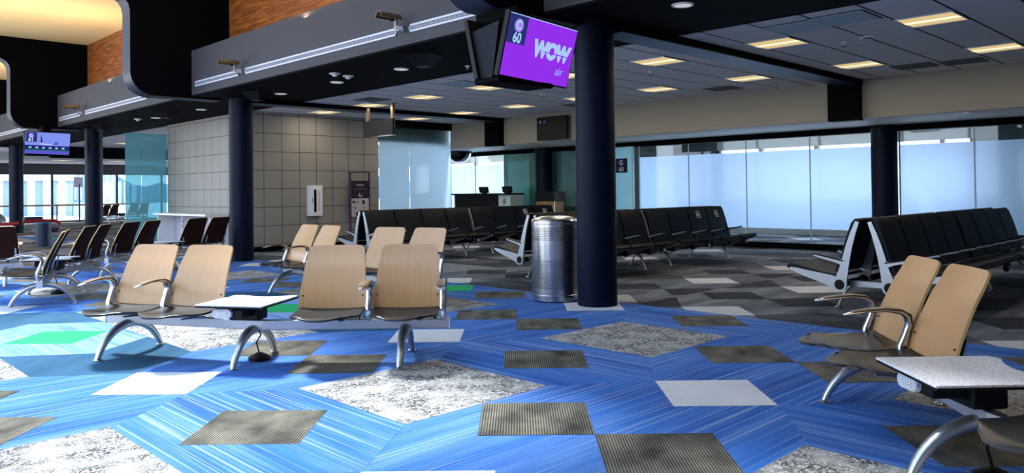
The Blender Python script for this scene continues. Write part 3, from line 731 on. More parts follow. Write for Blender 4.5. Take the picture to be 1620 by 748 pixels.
def leg_arc(d, reach):
    n = 13; P = []; w = []; h = []
    for i in range(n):
        A1 = math.radians(68); a = A1 * i / (n - 1); k = i / (n - 1)
        P.append((0, d * reach * math.sin(a) / math.sin(A1), .016 + .234 * (math.cos(a) - math.cos(A1)) / (1 - math.cos(A1))))
        w.append(.042 - .019 * k); h.append(.036 - .017 * k)
    P = [(0, -d * .01, .25)] + P[1:]
    return P, w, h
mb = MB()
for d, rc in ((-1, .335), (1, .335)):
    P, w, h = leg_arc(d, rc); mb.sweep(P, w, h, (1, 0, 0), 12, 2.4)
me_leg = mb.mesh('leg', M['brushed'], 50)
me_foot = MB().lathe([(.036, .003), (.036, .010), (.022, .018), (.012, .03)], n=20).mesh('foot', M['polished'], 40)
def Lp(t, y=0, z=0):
    if t >= 0: return Vector((t, y, z)), 0.0
    a = -BEND; xd = Vector((math.cos(a), math.sin(a), 0)); bk = Vector((-xd.y, xd.x, 0))
    return xd * t + bk * y + Vector((0, 0, z)), a
def spk_table():
    t = NT('speckled_grey_table_laminate'); v, p = t.xyz(); n = t.noise(v, 110, 3, .7)
    return t.pbr(t.ramp(n, [(.35, lin((150, 152, 162))), (.5, lin((196, 198, 206))), (.65, lin((222, 223, 230)))]), .45, 0, .4)
M['tabletop'] = spk_table()
def make_bench():
    root = thing('beam_bench', '', 'bench')
    b = MB(); H2 = .038; D2 = .03
    pL, _ = Lp(-1.52); pR, _ = Lp(1.44)
    def ringp(c, nrm): return [(c[0] + nrm[0] * s * D2, c[1] + nrm[1] * s * D2, z) for s, z in ((-1, .245), (1, .245), (1, .32), (-1, .32))]
    nl = Vector((math.sin(BEND), math.cos(BEND), 0)); nm = Vector((math.sin(BEND / 2), math.cos(BEND / 2), 0)) / math.cos(BEND / 2)
    rs = ringp(pL, nl) + ringp((0, 0, 0), nm) + ringp(pR, (0, 1, 0))
    b.add(rs, [(3, 2, 1, 0)] + [(k * 4 + i, k * 4 + (i + 1) % 4, (k + 1) * 4 + (i + 1) % 4, (k + 1) * 4 + i) for k in (0, 1) for i in range(4)] + [(8, 9, 10, 11)])
    b.build('beam', M['beam'], root, 0, .005)
    e = MB()
    for t_ in (-1.525, 1.445):
        p, a = Lp(t_); xd = Vector((math.cos(a), math.sin(a), 0)); e.obox((p.x, p.y, .2825), xd * .006, Vector((-xd.y, xd.x, 0)) * .034, (0, 0, .041))
    e.build('end_cap', M['polished'], root, 0, .003)
    for t_ in (-1.30, -.09, 1.10):
        p, a = Lp(t_)
        if t_ == -.09: a = -BEND / 2
        lg = put('leg', me_leg, root, p, a)
        for y in (-.335, .335): put('foot', me_foot, lg, (0, y, 0))
    for t_ in (-1.213, -.665, .526, 1.111):
        p, a = Lp(t_)
        s_ = put('seat', me_seat, root, p, a); put('seat_bracket', me_sbr, s_)
        q = put('backrest', me_back, root, p, a); put('back_bracket', me_brk, q)
        for sx_ in (-.235, .235):
            for sy_, sz_ in ((.048, .50), (.024, .405)): put('screw', me_screw, q, (sx_, sy_, sz_))
    for t_ in (-1.213 - .283, -.94, .818, 1.111 + .283):
        p, a = Lp(t_); q = put('armrest', me_arm, root, p, a); put('arm_cap', me_cap, q)
    # table: straight front, concave back
    a = -BEND / 2; xd = Vector((math.cos(a), math.sin(a), 0)); yd = Vector((-xd.y, xd.x, 0)); c = xd * -.13
    out = [(-.27, -.305), (.285, -.345)]
    out += [(.30, .235), (.27, .25)]
    for i in range(9): k = i / 8; out.append((.25 - .42 * k, .25 - .075 * math.sin(PI * k)))
    out += [(-.20, .25), (-.245, .235)]
    pl = [(c + xd * x + yd * y) for x, y in out]
    b = MB(); b.mat(0).prism([(p.x, p.y) for p in pl], 'xy', .468, .478); b.mat(1).prism([((p.x - c.x) * .992 + c.x, (p.y - c.y) * .992 + c.y) for p in pl], 'xy', .455, .4675)
    tt = b.build('table_top', [M['tabletop'], M['plasticblk']], root, 0, .0015)
    b = MB()
    b.obox(c + Vector((0, 0, .39)), xd * .12, yd * .08, (0, 0, .065)); b.obox(c + xd * .0 + yd * -.15 + Vector((0, 0, .40)), xd * .08, yd * .09, (0, 0, .035))
    b.build('table_bracket', M['plasticblk'], root, 0, .01)
    ctr = c + xd * -.08 + yd * -.235 + Vector((0, 0, .405)); b = MB()
    ring_ = []
    n = 20
    for i in range(n):
        an = 2 * PI * i / n; cx_ = .045 * (1 if math.cos(an) >= 0 else -1); ring_.append((cx_ + .036 * math.cos(an), .036 * math.sin(an)))
    for k, (dy, sc) in enumerate(((-.03, .93), (-.024, 1), (.03, 1))):
        b.v += [tuple(ctr + xd * (x * sc) + yd * dy + Vector((0, 0, z * sc))) for x, z in ring_]
    b.f += [[i, (i + 1) % n, n + (i + 1) % n, n + i] for i in range(n)] + [[n + i, n + (i + 1) % n, 2 * n + (i + 1) % n, 2 * n + i] for i in range(n)] + [list(range(n))[::-1], list(range(2 * n, 3 * n))]
    b.m += [0] * len(b.f)
    po = b.build('power_outlet', plain('light_grey_outlet_plastic', (196, 198, 206), .4), root, 40)
    for sx_ in (-.022, .022):
        b = MB().mat(0); b.obox(ctr + yd * -.031 + xd * sx_, xd * .018, yd * .002, (0, 0, .016)); b.mat(1)
        for x in (-.006, .006):
            for z in (-.008, .006): b.obox(ctr + yd * -.0332 + xd * (sx_ + x) + Vector((0, 0, z)), xd * .0015, yd * .0006, (0, 0, .004))
        b.build('socket', [M['white'], M['plasticblk']], po)
    b = MB(); b.obox(ctr + yd * -.024 + Vector((.0, 0, 0)) + xd * .0, xd * .0818, yd * .0015, (0, 0, .006)); b.build('led_ring', M['blueled'], po)
    p, a = Lp(-.09)
    b = MB(); b.tube([(p.x + .03, p.y - .02, .26), (p.x + .05, p.y + .0, .2), (p.x + .01, p.y + .01, .14), (p.x + .03, p.y + .02, .05)], .006, 6); b.build('power_cable', M['plasticblk'], root, 40)
    MB().lathe([(.085, .002), (.085, .025), (.06, .04), (.02, .06)], (p.x + .03, p.y + .02, 0), 20).build('cable_box', M['plasticblk'], root, 40)
    return root
bench = make_bench()
GB = 'wooden-backed beam benches'
BN = [((2.865, 5.672), -44.7, 'wooden-backed four-seat beam bench with centre table, large one at front left facing the camera'),
      ((3.84, .945), 237.0, 'wooden-backed beam bench cut off by the right photo edge, with speckled grey side table'),
      ((5.183, 8.162), -72.9, 'wooden-backed beam bench partly hidden right behind the front left bench'),
      ((2.882, 11.606), 250.5, 'wooden-backed beam bench at left edge seen end-on, curved silver legs and arms facing left'),
      ((5.12, 13.99), 218.5, 'beam bench seen from its dark brown back, nearest the white counter and tiled wall'),
      ((1.43, 13.69), 185.0, 'dark brown seat back of a bench cut off by the left photo edge'),
      ((12.6, 39.4), 215.0, 'tiny distant brown-backed bench between far column and teal glass')]
for i, ((x, y), d, lb) in enumerate(BN):
    o = bench if i == 0 else copy_tree(bench)
    o.location = (x, y, 0); o.rotation_euler = (0, 0, math.radians(d)); o['label'] = lb; o['group'] = GB
# ================================================================== TANDEM SEATING (back-to-back black rows)
def stroke(pts, ws):
    L, Rr = [], []
    for i, p in enumerate(pts):
        a = pts[max(i - 1, 0)]; c = pts[min(i + 1, len(pts) - 1)]; dx, dy = c[0] - a[0], c[1] - a[1]; n = math.hypot(dx, dy); nx, ny = -dy / n, dx / n
        L.append((p[0] + nx * ws[i] / 2, p[1] + ny * ws[i] / 2)); Rr.append((p[0] - nx * ws[i] / 2, p[1] - ny * ws[i] / 2))
    return L + Rr[::-1]
SEATL = [(.0, .30), (-.10, .335), (-.22, .365), (-.36, .395), (-.47, .425), (-.53, .438)]
BACKL = [(.0, .30), (.022, .38), (.045, .47), (.07, .58), (.10, .70), (.14, .83), (.185, .95)]
mb = MB()
mb.prism(stroke(SEATL, [.14, .115, .09, .068, .045, .026]), 'yz', -.013, .013)
mb.prism(stroke(BACKL, [.14, .11, .088, .074, .064, .052, .038]), 'yz', -.012, .012)
mb.prism(stroke([(.055, .52), (-.03, .545), (-.14, .565), (-.27, .592)], [.07, .04, .028, .018]), 'yz', -.014, .014)
n = 24
mb.add([(s_ * .017, .072 * math.cos(2 * PI * i / n), .30 + .072 * math.sin(2 * PI * i / n)) for s_ in (-1, 1) for i in range(n)],
       [tuple(range(n)), tuple(range(n, 2 * n))[::-1]] + [(i, n + i, n + (i + 1) % n, (i + 1) % n) for i in range(n)])
me_sf = mb.mesh('side_frame', M['beam'], 30)
mb = MB(); mb.add([(s_ * .0185, .052 * math.cos(2 * PI * i / n), .30 + .052 * math.sin(2 * PI * i / n)) for s_ in (-1, 1) for i in range(n)],
       [tuple(range(n)), tuple(range(n, 2 * n))[::-1]] + [(i, n + i, n + (i + 1) % n, (i + 1) % n) for i in range(n)])
me_hub = mb.mesh('hub_cap', M['plasticblk'], 30)
me_apad = MB().prism([(-.27, .60), (-.275, .612), (-.14, .588), (-.03, .567), (.04, .553), (.04, .540), (-.14, .575)], 'yz', -.026, .026).mesh('arm_pad', M['vinyl'])
PW = .62
def pad_profile(line, t0, t1, th, nrm):
    pts = line
    up = []; dn = []
    for i, p in enumerate(pts):
        a = pts[max(i - 1, 0)]; c = pts[min(i + 1, len(pts) - 1)]; dx, dy = c[0] - a[0], c[1] - a[1]; L = math.hypot(dx, dy); nx, ny = -dy / L * nrm, dx / L * nrm
        k = th if 0 < i < len(pts) - 1 else th * .7
        up.append((p[0] + nx * k, p[1] + ny * k)); dn.append(p)
    return dn + up[::-1]
sl = [(-.015, .375), (-.10, .368), (-.22, .385), (-.36, .415), (-.47, .442), (-.545, .452), (-.565, .435)]
mb = MB(); mb.prism(pad_profile(sl, 0, 1, .038, -1), 'yz', -PW / 2 + .018, PW / 2 - .018); me_sp = mb.mesh('seat_pad', M['vinyl'], 40)
bl = [(-.035, .42), (.0, .47), (.035, .55), (.055, .62), (.075, .70), (.11, .81), (.15, .92), (.175, .965)]
mb = MB(); mb.prism(pad_profile(bl, 0, 1, .04, 1), 'yz', -PW / 2 + .018, PW / 2 - .018); me_bp = mb.mesh('back_pad', M['vinyl'], 40)
mb = MB()
P = [(0, .03, .29), (0, -.06, .23), (0, -.12, .13), (0, -.165, .03)]
mb.sweep(P, [.024, .020, .017, .014], [.028, .022, .017, .013], (1, 0, 0), 10); me_tl = mb.mesh('leg', M['brushed'], 50)
me_tf = MB().lathe([(.045, .003), (.045, .012), (.02, .03)], n=16).mesh('foot', M['polished'], 40)
def decal(parent, x, side):
    # small outlined accessible-seat symbol on the back pad
    b = MB()
    def Q(u, v, w_, h_):
        b.box(u - w_, 0, v - h_, u + w_, .002, v + h_)
    for (u, v, w_, h_) in ((0, .06, .055, .003), (0, -.06, .055, .003), (-.055, 0, .003, .06), (.055, 0, .003, .06), (-.012, .035, .010, .010), (-.012, .005, .006, .022), (.008, .006, .016, .005), (.022, -.018, .005, .020), (-.02, -.028, .018, .005), (-.035, -.01, .005, .018)): Q(u, v, w_, h_)
    o = b.build('seat_symbol', M['offwhite'], parent); o.location = (x, .066, .845); o.rotation_euler = (-.36, 0, 0); return o
def make_tandem(nseat=4):
    root = thing('tandem_seating', '', 'seating row')
    D = .245
    for sgn, rz in ((-1, 0), (1, PI)):
        y = sgn * D
        for k in range(nseat + 1):
            xx = k * PW
            q = put('side_frame', me_sf, root, (xx, y, 0), rz); put('hub_cap', me_hub, q); put('arm_pad', me_apad, q)
        for k in range(nseat):
            put('seat_pad', me_sp, root, ((k + .5) * PW, y, 0), rz); put('back_pad', me_bp, root, ((k + .5) * PW, y, 0), rz)
        b = MB(); b.tube([(.0, y, .30), (nseat * PW, y, .30)], .036, 16); b.build('beam', M['plasticblk'], root, 40)
        for xx in (.35, nseat * PW - .3):
            l_ = put('leg', me_tl, root, (xx, y, 0), rz); put('foot', me_tf, l_, (0, -.165, 0))
        for xx in (PW * 1.5, PW * 3.5):
            b = MB()
            yy = y + sgn * .50
            b.tube([(xx - .04, yy, .355), (xx + .04, yy, .355)], .033, 14); b.box(xx - .02, yy - .03, .36, xx + .02, yy + .03, .42)
            po = b.build('power_outlet', M['greyblack'], root, 40)
            b = MB(); b.tube([(xx - .033, yy, .355), (xx - .027, yy, .355)], .0335, 14); b.build('led_ring', M['blueled'], po)
            MB().box(xx - .022, yy + sgn * .031 - .003, .338, xx + .022, yy + sgn * .031 + .003, .372).build('socket', M['offwhite'], po)
    for xx in (.18, nseat * PW - .18): MB().box(xx - .03, -D, .27, xx + .03, D, .33).build('cross_beam', M['beam'], root, 0, .004)
    return root
tan_ = make_tandem()
RX = 8.0; RY = (3.08, 7.72, 12.04)
TL = [((RX, RY[0]), 'black padded back-to-back seating unit with silver end frames, near one at the right'), ((RX + 4 * PW + .07, RY[0]), 'black padded back-to-back seating unit cut by the right photo edge'),
      ((RX, RY[1]), 'black padded back-to-back seating unit mostly hidden behind trash can and column'), ((RX + 4 * PW + .07, RY[1]), 'black padded back-to-back seating unit in front of the wide frosted glass, centre right'),
      ((RX, RY[2]), 'black padded back-to-back seating unit directly behind the pale wooden seat backs'), ((RX + 4 * PW + .07, RY[2]), 'black padded back-to-back seating unit in front of the gate counter')]
TO = []
for i, ((x, y), lb) in enumerate(TL):
    o = tan_ if i == 0 else copy_tree(tan_)
    o.location = (x, y, 0); o['label'] = lb; o['group'] = 'black back-to-back seating rows'; TO.append(o)
for o in (TO[3], TO[5]):
    for k in (2, 3):
        dcl = decal(o, (k + .5) * PW, -1); dcl.location.y = -.245 + .066
# ================================================================== TRASH CAN
def m_perf():
    t = NT('perforated_steel'); tcn = t.n('UVMap'); p = t.n('SeparateXYZ'); t.l(tcn.outputs[0], p.inputs[0])
    u = t.math('MULTIPLY', p.outputs[0], 84.0); v = t.math('MULTIPLY', p.outputs[1], 1.0)
    row = t.math('FLOOR', v); off = t.math('MULTIPLY', t.math('MODULO', row, 2.0), .5)
    fu = t.math('SUBTRACT', t.math('FRACT', t.math('ADD', u, off)), .5); fv = t.math('SUBTRACT', t.math('FRACT', v), .5)
    d = t.math('SQRT', t.math('ADD', t.math('MULTIPLY', fu, fu), t.math('MULTIPLY', fv, fv)))
    hole = t.math('LESS_THAN', d, .30)
    c = t.mix(hole, (.52, .53, .55), (.012, .014, .02)); r = t.math('MULTIPLY_ADD', hole, .4, .24); mt = t.math('SUBTRACT', 1.0, hole)
    return t.pbr(c, r, mt, .5)
def m_steel():
    t = NT('brushed_stainless_steel'); v, p = t.xyz(); n = t.noise(t.vec(t.math('MULTIPLY', p[0], 90), t.math('MULTIPLY', p[1], 90), t.math('MULTIPLY', p[2], 2)), 1.5, 3)
    return t.pbr(t.mix(n, (.42, .43, .45), (.62, .63, .65)), .26, 1, .5)
M['steel'] = m_steel(); M['perf'] = m_perf()
tr = thing('trash_can', 'tall cylindrical perforated stainless steel trash can beside the navy column', 'trash can', (6.83, 6.21, 0))
RT = .28
MB().lathe([(RT - .02, .015), (RT - .02, .05), (RT, .05), (RT + .004, .055), (RT + .004, .085), (RT, .09), (RT, .16)], n=64).build('base_band', M['steel'], tr, 30)
def perf_band(z0, z1, rows):
    b = MB(); n = 84
    for k in range(2):
        for j in range(n + 1): a = 2 * PI * j / n; b.v.append((RT * math.cos(a), RT * math.sin(a), (z0, z1)[k]))
    b.f = [[j, j + 1, n + 1 + j + 1, n + 1 + j] for j in range(n)]; b.m = [0] * n
    me = b.mesh('perforated_band', M['perf'], 60); uv = me.uv_layers.new(name='UVMap')
    for pl in me.polygons:
        for li in pl.loop_indices:
            vi = me.loops[li].vertex_index; j = vi % (n + 1); k = vi // (n + 1); uv.data[li].uv = (j / n, k * rows)
    put('perforated_band', me, tr)
perf_band(.16, .50, 18); perf_band(.72, .875, 8)
MB().lathe([(RT, .50), (RT, .72)], n=64, cap=False).build('middle_band', M['steel'], tr, 30)
MB().lathe([(RT, .875), (RT, .91), (RT + .004, .915), (RT + .004, .945), (RT, .95), (RT - .01, .965), (RT - .06, .985), (RT - .12, 1.0), (.11, 1.0), (.105, .99), (.105, .94)], n=64, cap=False).build('top_rim', M['steel'], tr, 30)
MB().lathe([(RT - .015, .10), (RT - .015, .93)], n=40).build('liner', M['plasticblk'], tr, 30)
b = MB()
for a in (0.4, 2.0, 3.6, 5.2): b.lathe([(.014, 0), (.014, .016)], (.2 * math.cos(a), .2 * math.sin(a), 0), 10)
b.build('feet', M['plasticblk'], tr)
# ================================================================== TWIN MONITORS
def rotm(yaw, tilt, roll=0):
    return Matrix.Rotation(yaw, 3, 'Z') @ Matrix.Rotation(tilt, 3, 'X') @ Matrix.Rotation(roll, 3, 'Y')
def make_monitor(parent, c, yaw, tilt, roll, W_, H_, kind):
    m3 = rotm(yaw, tilt, roll); r, n, u = m3 @ Vector((1, 0, 0)), m3 @ Vector((0, 1, 0)), m3 @ Vector((0, 0, 1)); c = Vector(c)
    nm = 'front_monitor' if kind != 'back' else 'rear_monitor'
    b = MB(); b.obox(c + n * .03, r * (W_ / 2 + .014), n * .028, u * (H_ / 2 + .016)); hs = b.build(nm, M['plasticblk'], parent, 0, .004)
    def P(x, z, d=0): return c + r * x + u * z - n * d
    def quad(x0, z0, x1, z1, d, mat, name):
        MB().quad(P(x0, z0, d), P(x1, z0, d), P(x1, z1, d), P(x0, z1, d)).build(name, mat, hs)
    def poly(pts, d, mat, name):
        MB().add([P(x, z, d) for x, z in pts], [tuple(range(len(pts)))]).build(name, mat, hs)
    if kind == '60':
        quad(-W_ / 2, -H_ / 2, W_ / 2, H_ / 2, .002, M['scrpurple'], 'screen')
        quad(-W_ / 2, H_ / 2 - .008, W_ / 2, H_ / 2, .0026, M['scrtext'], 'top_line')
        quad(-W_ / 2, 0.015, -W_ / 2 + .26, H_ / 2 - .008, .003, M['scrnavy'], 'gate_panel')
        cx_, cz = -W_ / 2 + .14, .185
        poly([(cx_ + .062 * math.cos(a), cz + .062 * math.sin(a)) for a in [2 * PI * i / 28 for i in range(28)]], .004, M['scrlilac'], 'gate_disc')
        text('C', .115, M['scrtext'], hs, P(cx_, cz, .005), r, u, 'gate_letter', .004)
        text('60', .13, M['scrtext'], hs, P(cx_, .068, .005), r, u, 'gate_number', .004, sx=.9)
        text('WOW', .205, M['scrtext'], hs, P(.165, .015, .004), r, u, 'airline_wordmark', .015, .10, .93, .96)
        poly([(-.06, .005), (.20, .0), (.42, -.004), (.42, .006), (.20, .012)], .0055, M['scrpurple'], 'wordmark_slash')
        text('air', .12, M['scrtext'], hs, P(.34, -.155, .004), r, u, 'airline_word', -.001)
    elif kind == '61':
        quad(-W_ / 2, -H_ / 2, W_ / 2, H_ / 2, .002, M['scrblue'], 'screen')
        quad(-W_ / 2, -H_ / 2, W_ / 2, -.18, .003, M['scrmid'], 'pictured_ground')
        quad(-W_ / 2, -.19, W_ / 2, -.15, .004, M['scrgreen'], 'pictured_grass')
        quad(-W_ / 2, -.15, W_ / 2, -.06, .004, M['scrdark'], 'pictured_terminal')
        for k in range(6): quad(-.42 + .15 * k, -.14, -.36 + .15 * k, -.10, .0045, M['scrwhite'], 'pictured_vehicle')
        poly([(-.18, .0), (.10, -.02), (.16, .05), (.22, .06), (.25, .0), (.22, -.035), (.0, -.045), (-.16, -.03)], .005, M['scrwhite'], 'pictured_fuselage')
        poly([(.10, -.03), (.17, .05), (.22, .06), (.25, .0), (.22, -.035)], .006, M['scrmid'], 'pictured_nose')
        poly([(-.16, .02), (-.11, .02), (-.135, .12), (-.15, .20), (-.165, .20)], .006, M['scrdark'], 'pictured_tail')
        quad(-W_ / 2 + .015, .03, -W_ / 2 + .26, H_ / 2 - .01, .006, M['scrnavy'], 'gate_panel')
        cx_, cz = -W_ / 2 + .13, .19
        poly([(cx_ + .062 * math.cos(a), cz + .062 * math.sin(a)) for a in [2 * PI * i / 28 for i in range(28)]], .007, M['scrlilac'], 'gate_disc')
        text('C', .11, M['scrwhite'], hs, P(cx_, cz, .008), r, u, 'gate_letter', .004)
        text('61', .13, M['scrwhite'], hs, P(cx_, .085, .008), r, u, 'gate_number', .005)
    else:
        quad(-W_ / 2, -H_ / 2, W_ / 2, H_ / 2, .002, M['plasticblk'], 'screen')
    return hs
def make_display(name, base, kind, label, yaw):
    # base: centre of the front screen
    t = thing(name, label, 'display', (base[0] + .05, base[1] + .38, 3.14), 0)
    def A(x, y, z): return Vector((x - .05, y - .38, z - 3.14 + base[2]))
    make_monitor(t, A(0, 0, 0), yaw, .25, .026, 1.02, .574, kind)
    make_monitor(t, A(.06, .50, .02), PI - yaw + .05, .25, 0, 1.02, .574, 'back')
    b = MB(); b.add([A(-.43, .12, .26), A(-.43, .52, .20), A(-.43, .42, -.26), A(-.43, .22, -.26), A(.45, .12, .26), A(.45, .52, .26), A(.45, .42, -.26), A(.45, .22, -.26)],
                    [(0, 1, 2, 3), (7, 6, 5, 4), (0, 4, 5, 1), (1, 5, 6, 2), (2, 6, 7, 3), (3, 7, 4, 0)])
    b.build('mounting_box', plain('navy_mounting_box', (9, 16, 28), .6, 0, .15), t)
    b = MB(); b.obox(A(-.12, .24, -.30), (.37, 0, 0), (0, .17, 0), (0, 0, .022)); b.build('support_tray', M['black'], t, 0, .01)
    b = MB(); b.obox(A(.05, .56, .44), (.10, 0, 0), (0, .30, 0), (0, 0, .045)).obox(A(.05, .36, .33), (.10, 0, 0), (0, .08, 0), (0, 0, .10)); b.build('ceiling_mount', M['black'], t)
    return t
make_display('twin_gate_display', (5.43, 5.10, 2.64), '60', 'tilted twin monitors with purple screen reading C 60 WOW air, hung beside the navy column', .073)
make_display('twin_gate_display', (5.62, 23.1, 2.70), '61', 'distant twin monitors showing an airplane and C 61, hung at far left', -.12)
# dark wall monitor C 60 on the beige bulkhead
t = thing('wall_monitor', 'dark flat monitor with tiny C 60 mounted on the beige bulkhead', 'monitor', (13.74, 12.46, 2.79))
MB().box(-.12, -.48, -.28, -.06, .48, .28).build('housing', M['plasticblk'], t, 0, .005); MB().box(-.06, -.15, -.12, .06, .15, .12).build('wall_bracket', M['greyblack'], t)
text('C', .09, M['scrlilac'], t, (-.122, .36, .16), (0, -1, 0), (0, 0, 1), 'gate_letter'); text('60', .08, M['scrdim'], t, (-.122, .22, .16), (0, -1, 0), (0, 0, 1), 'gate_number')
# gate sign on the teal glass
t = thing('gate_sign', 'small black square sign reading C 60 on the pale teal glass pane', 'sign', (15.66, 11.95, 1.91))
MB().box(-.012, -.17, -.18, 0.018, .17, .18).build('plate', M['plasticblk'], t)
MB().add([(-.0135, .085 * math.cos(2 * PI * i / 24), .07 + .085 * math.sin(2 * PI * i / 24)) for i in range(24)], [tuple(range(24))[::-1]]).build('gate_disc', plain('indigo_disc', (50, 44, 130), .5), t)
text('C', .15, M['white'], t, (-.015, 0, .07), (0, -1, 0), (0, 0, 1), 'gate_letter', .002); text('60', .15, M['white'], t, (-.015, 0, -.095), (0, -1, 0), (0, 0, 1), 'gate_number')
# hanging sign on two posts
t = thing('hanging_sign', 'black hanging sign panel between two metal posts below the ceiling', 'sign', (9.62, 13.75, 3.17))
for y in (-.46, .46): MB().box(-.03, y - .035, -.42 if y > 0 else -.62, .03, y + .035, 0).box(-.07, y - .08, -.015, .07, y + .08, 0).build('post', M['bronze'], t)
MB().box(-.06, -.53, -.66, .0, .53, -.32).build('panel', M['plasticblk'], t); MB().box(-.055, -.5, -.675, .03, .0, -.66).build('bottom_edge', M['white'], t)
# ================================================================== WALL ITEMS ON THE TILES
t = thing('defibrillator_cabinet', 'white wall cabinet with dark glass slot and red vertical lettering on tiled wall', 'cabinet', (9.54, 16.4, .77))
MB().box(-.165, -.16, 0, .165, 0, .72).build('body', M['white'], t, 0, .004)
d_ = MB().box(-.135, -.172, .03, .145, -.16, .69).build('door', M['white'], t, 0, .003)
MB().box(-.075, -.176, .09, -.01, -.172, .62).build('glass_slot', M['plasticblk'], d_); MB().box(-.125, -.185, .32, -.11, -.17, .42).build('handle', M['polished'], d_)
text('AUTOMATED', .06, M['redink'], d_, (.065, -.1735, .35), (0, 0, 1), (-1, 0, 0), 'door_lettering', 0, 0, 1.25)
t = thing('bag_size_sign', 'purple metal frame stand with black and white printed panels against the tiled wall', 'sign stand', (10.75, 16.25, 0))
b = MB(); b.box(-.29, -.02, 0, -.26, .02, 1.82).box(.26, -.02, 0, .29, .02, 1.82).box(-.29, -.02, 1.79, .29, .02, 1.82).box(-.29, -.14, 0, -.26, .1, .03).box(.26, -.14, 0, .29, .1, .03).box(-.26, -.02, .38, .26, .02, .41)
b.build('frame', M['purple'], t)
p1 = MB().box(-.25, -.012, 1.17, .25, .004, 1.60).build('black_panel', M['ink'], t); p2 = MB().box(-.25, -.012, .72, .25, .004, 1.165).build('white_panel', M['white_paper'], t)
text('WOW', .07, M['white_paper'], p1, (0, -.014, 1.49), (1, 0, 0), (0, 0, 1), 'wordmark', .002); text('YOUR GUIDE LIMITS', .038, plain('lilac_ink', (150, 90, 160), .5), p1, (0, -.014, 1.39), (1, 0, 0), (0, 0, 1), 'caption')
b = MB(); b.box(-.03, -.0145, 1.2, .0, -.012, 1.30).box(.02, -.0145, 1.2, .06, -.012, 1.24).box(-.07, -.0145, 1.23, .0, -.012, 1.25); b.build('pictogram', M['white_paper'], p1)
b = MB(); b.box(-.22, -.0145, 1.05, -.15, -.012, 1.11).box(.06, -.0145, 1.02, .13, -.012, 1.12).box(-.13, -.0145, 1.07, -.04, -.012, 1.085).box(-.2, -.0145, .93, -.1, -.012, .945).box(.07, -.0145, .93, .15, -.012, .945).box(-.13, -.0145, .74, -.05, -.012, .82).box(-.15, -.0145, .86, -.14, -.012, .92)
b.build('pictogram', M['ink'], p2)
# white counter by the left tiled wall
t = thing('white_counter', 'white laminate charging counter against the left tiled wall', 'counter', (7.75, 19.1, 0))
MB().box(-.33, -1.6, .80, .23, 1.6, .85).build('countertop', M['white'], t, 0, .004)
for y in (-1.58, -.02, 1.55): MB().box(-.22, y, 0, .23, y + .035, .80).build('side_panel', M['white'], t)
MB().box(.19, -1.55, .0, .23, 1.55, .80).build('back_panel', plain('lilac_grey_panel', (170, 170, 190), .5), t)
b = MB()
for y in (-.02,):
    for z in (.66, .55): b.box(-.235, y - .02, z - .03, -.22, y + .05, z + .03)
b.build('socket_plate', M['polished'], t)
# ================================================================== GATE COUNTER
t = thing('gate_counter', 'black and brown gate counter with pale side and low shelf, in front of frosted glass', 'counter', (14.7, 16.1, 0))
MB().box(-.15, -1.16, 1.20, .5, 1.2, 1.245).build('countertop', M['plasticblk'], t, 0, .004)
MB().box(-.05, -.72, .84, .0, 1.12, 1.20).build('upper_front_panel', M['plasticblk'], t)
MB().box(-.06, -.72, 0, .0, 1.12, .82).build('lower_front_panel', plain('brown_speckled_laminate', (58, 48, 42), .5), t)
MB().box(-.06, -1.18, .86, .45, -.72, 1.2).build('side_cabinet', plain('pale_green_grey_laminate', (176, 196, 196), .5), t)
MB().box(-.09, -1.9, .62, .45, -.72, .84).build('low_shelf', plain('pale_grey_laminate', (150, 180, 180), .5), t)
MB().box(-.08, -1.88, 0, .42, -.72, .62).build('shelf_base', M['greyblack'], t)
MB().box(-.07, -1.0, .95, -.06, -.92, 1.1).box(-.065, -.97, .99, -.058, -.9, 1.06).build('wall_phone', M['bronze'], t)
MB().box(-.05, 1.12, 0, 0.4, 1.16, 1.2).build('end_panel', M['white'], t)
for y, lb in ((16.2, 'left'), (15.25, 'right')):
    m = thing('counter_monitor', 'small black monitor standing on the gate counter, the %s one of two' % lb, 'monitor', (14.85, y, 1.245))
    b = MB(); b.obox((0, 0, .10), (.012, 0, .004), (0, .19, 0), (-.02, 0, .085)); b.build('housing', M['plasticblk'], m, 0, .004)
    MB().box(-.04, -.06, 0, .08, .06, .012).box(.0, -.02, .01, .03, .02, .06).build('stand', M['plasticblk'], m)
    MB().box(-.03, -.02, .10, -.028, .02, .11).build('badge', M['white'], m)
t = thing('scanner_podium', 'small podium with black top and tan lower panel, beside the dark column', 'podium', (14.9, 13.8, 0))
MB().box(-.1, -.34, 1.02, .3, .34, 1.28).build('black_top', M['plasticblk'], t); MB().box(-.08, -.32, 0, .28, .32, 1.02).build('body', M['tanwood'], t); MB().box(-.085, -.33, 0, -.08, -.315, 1.02).build('edge_trim', M['polished'], t)
t = thing('dome_mirror', 'dark hemispherical dome mirror under the header, left of the gate counter', 'mirror', (15.0, 17.42, 2.49))
MB().lathe([(.36, 0), (.36, -.05), (.335, -.13), (.27, -.22), (.17, -.29), (.05, -.32)], n=32).build('dome', plain('dark_glossy_dome', (10, 14, 22), .12, 0, .7), t, 50)
MB().lathe([(.37, 0), (.37, -.04)], n=32).build('rim', M['greyblack'], t, 40)
for i, (x, y, lb) in enumerate(((18.9, 13.3, 'just right of the C 60 glass sign'), (18.6, 8.5, 'above the middle frosted panes'), (18.0, 4.0, 'at the far right above the frosted glass'))):
    t = thing('oval_lamp', 'warm round ceiling lamp beyond the glass, ' + lb, 'ceiling lamp', (x, y, 2.83))
    MB().lathe([(.42, 0), (.40, -.03)], n=32).build('lens', M['ovalglow'], t); MB().lathe([(.45, 0), (.45, -.015)], n=32).build('rim', M['offwhite'], t)
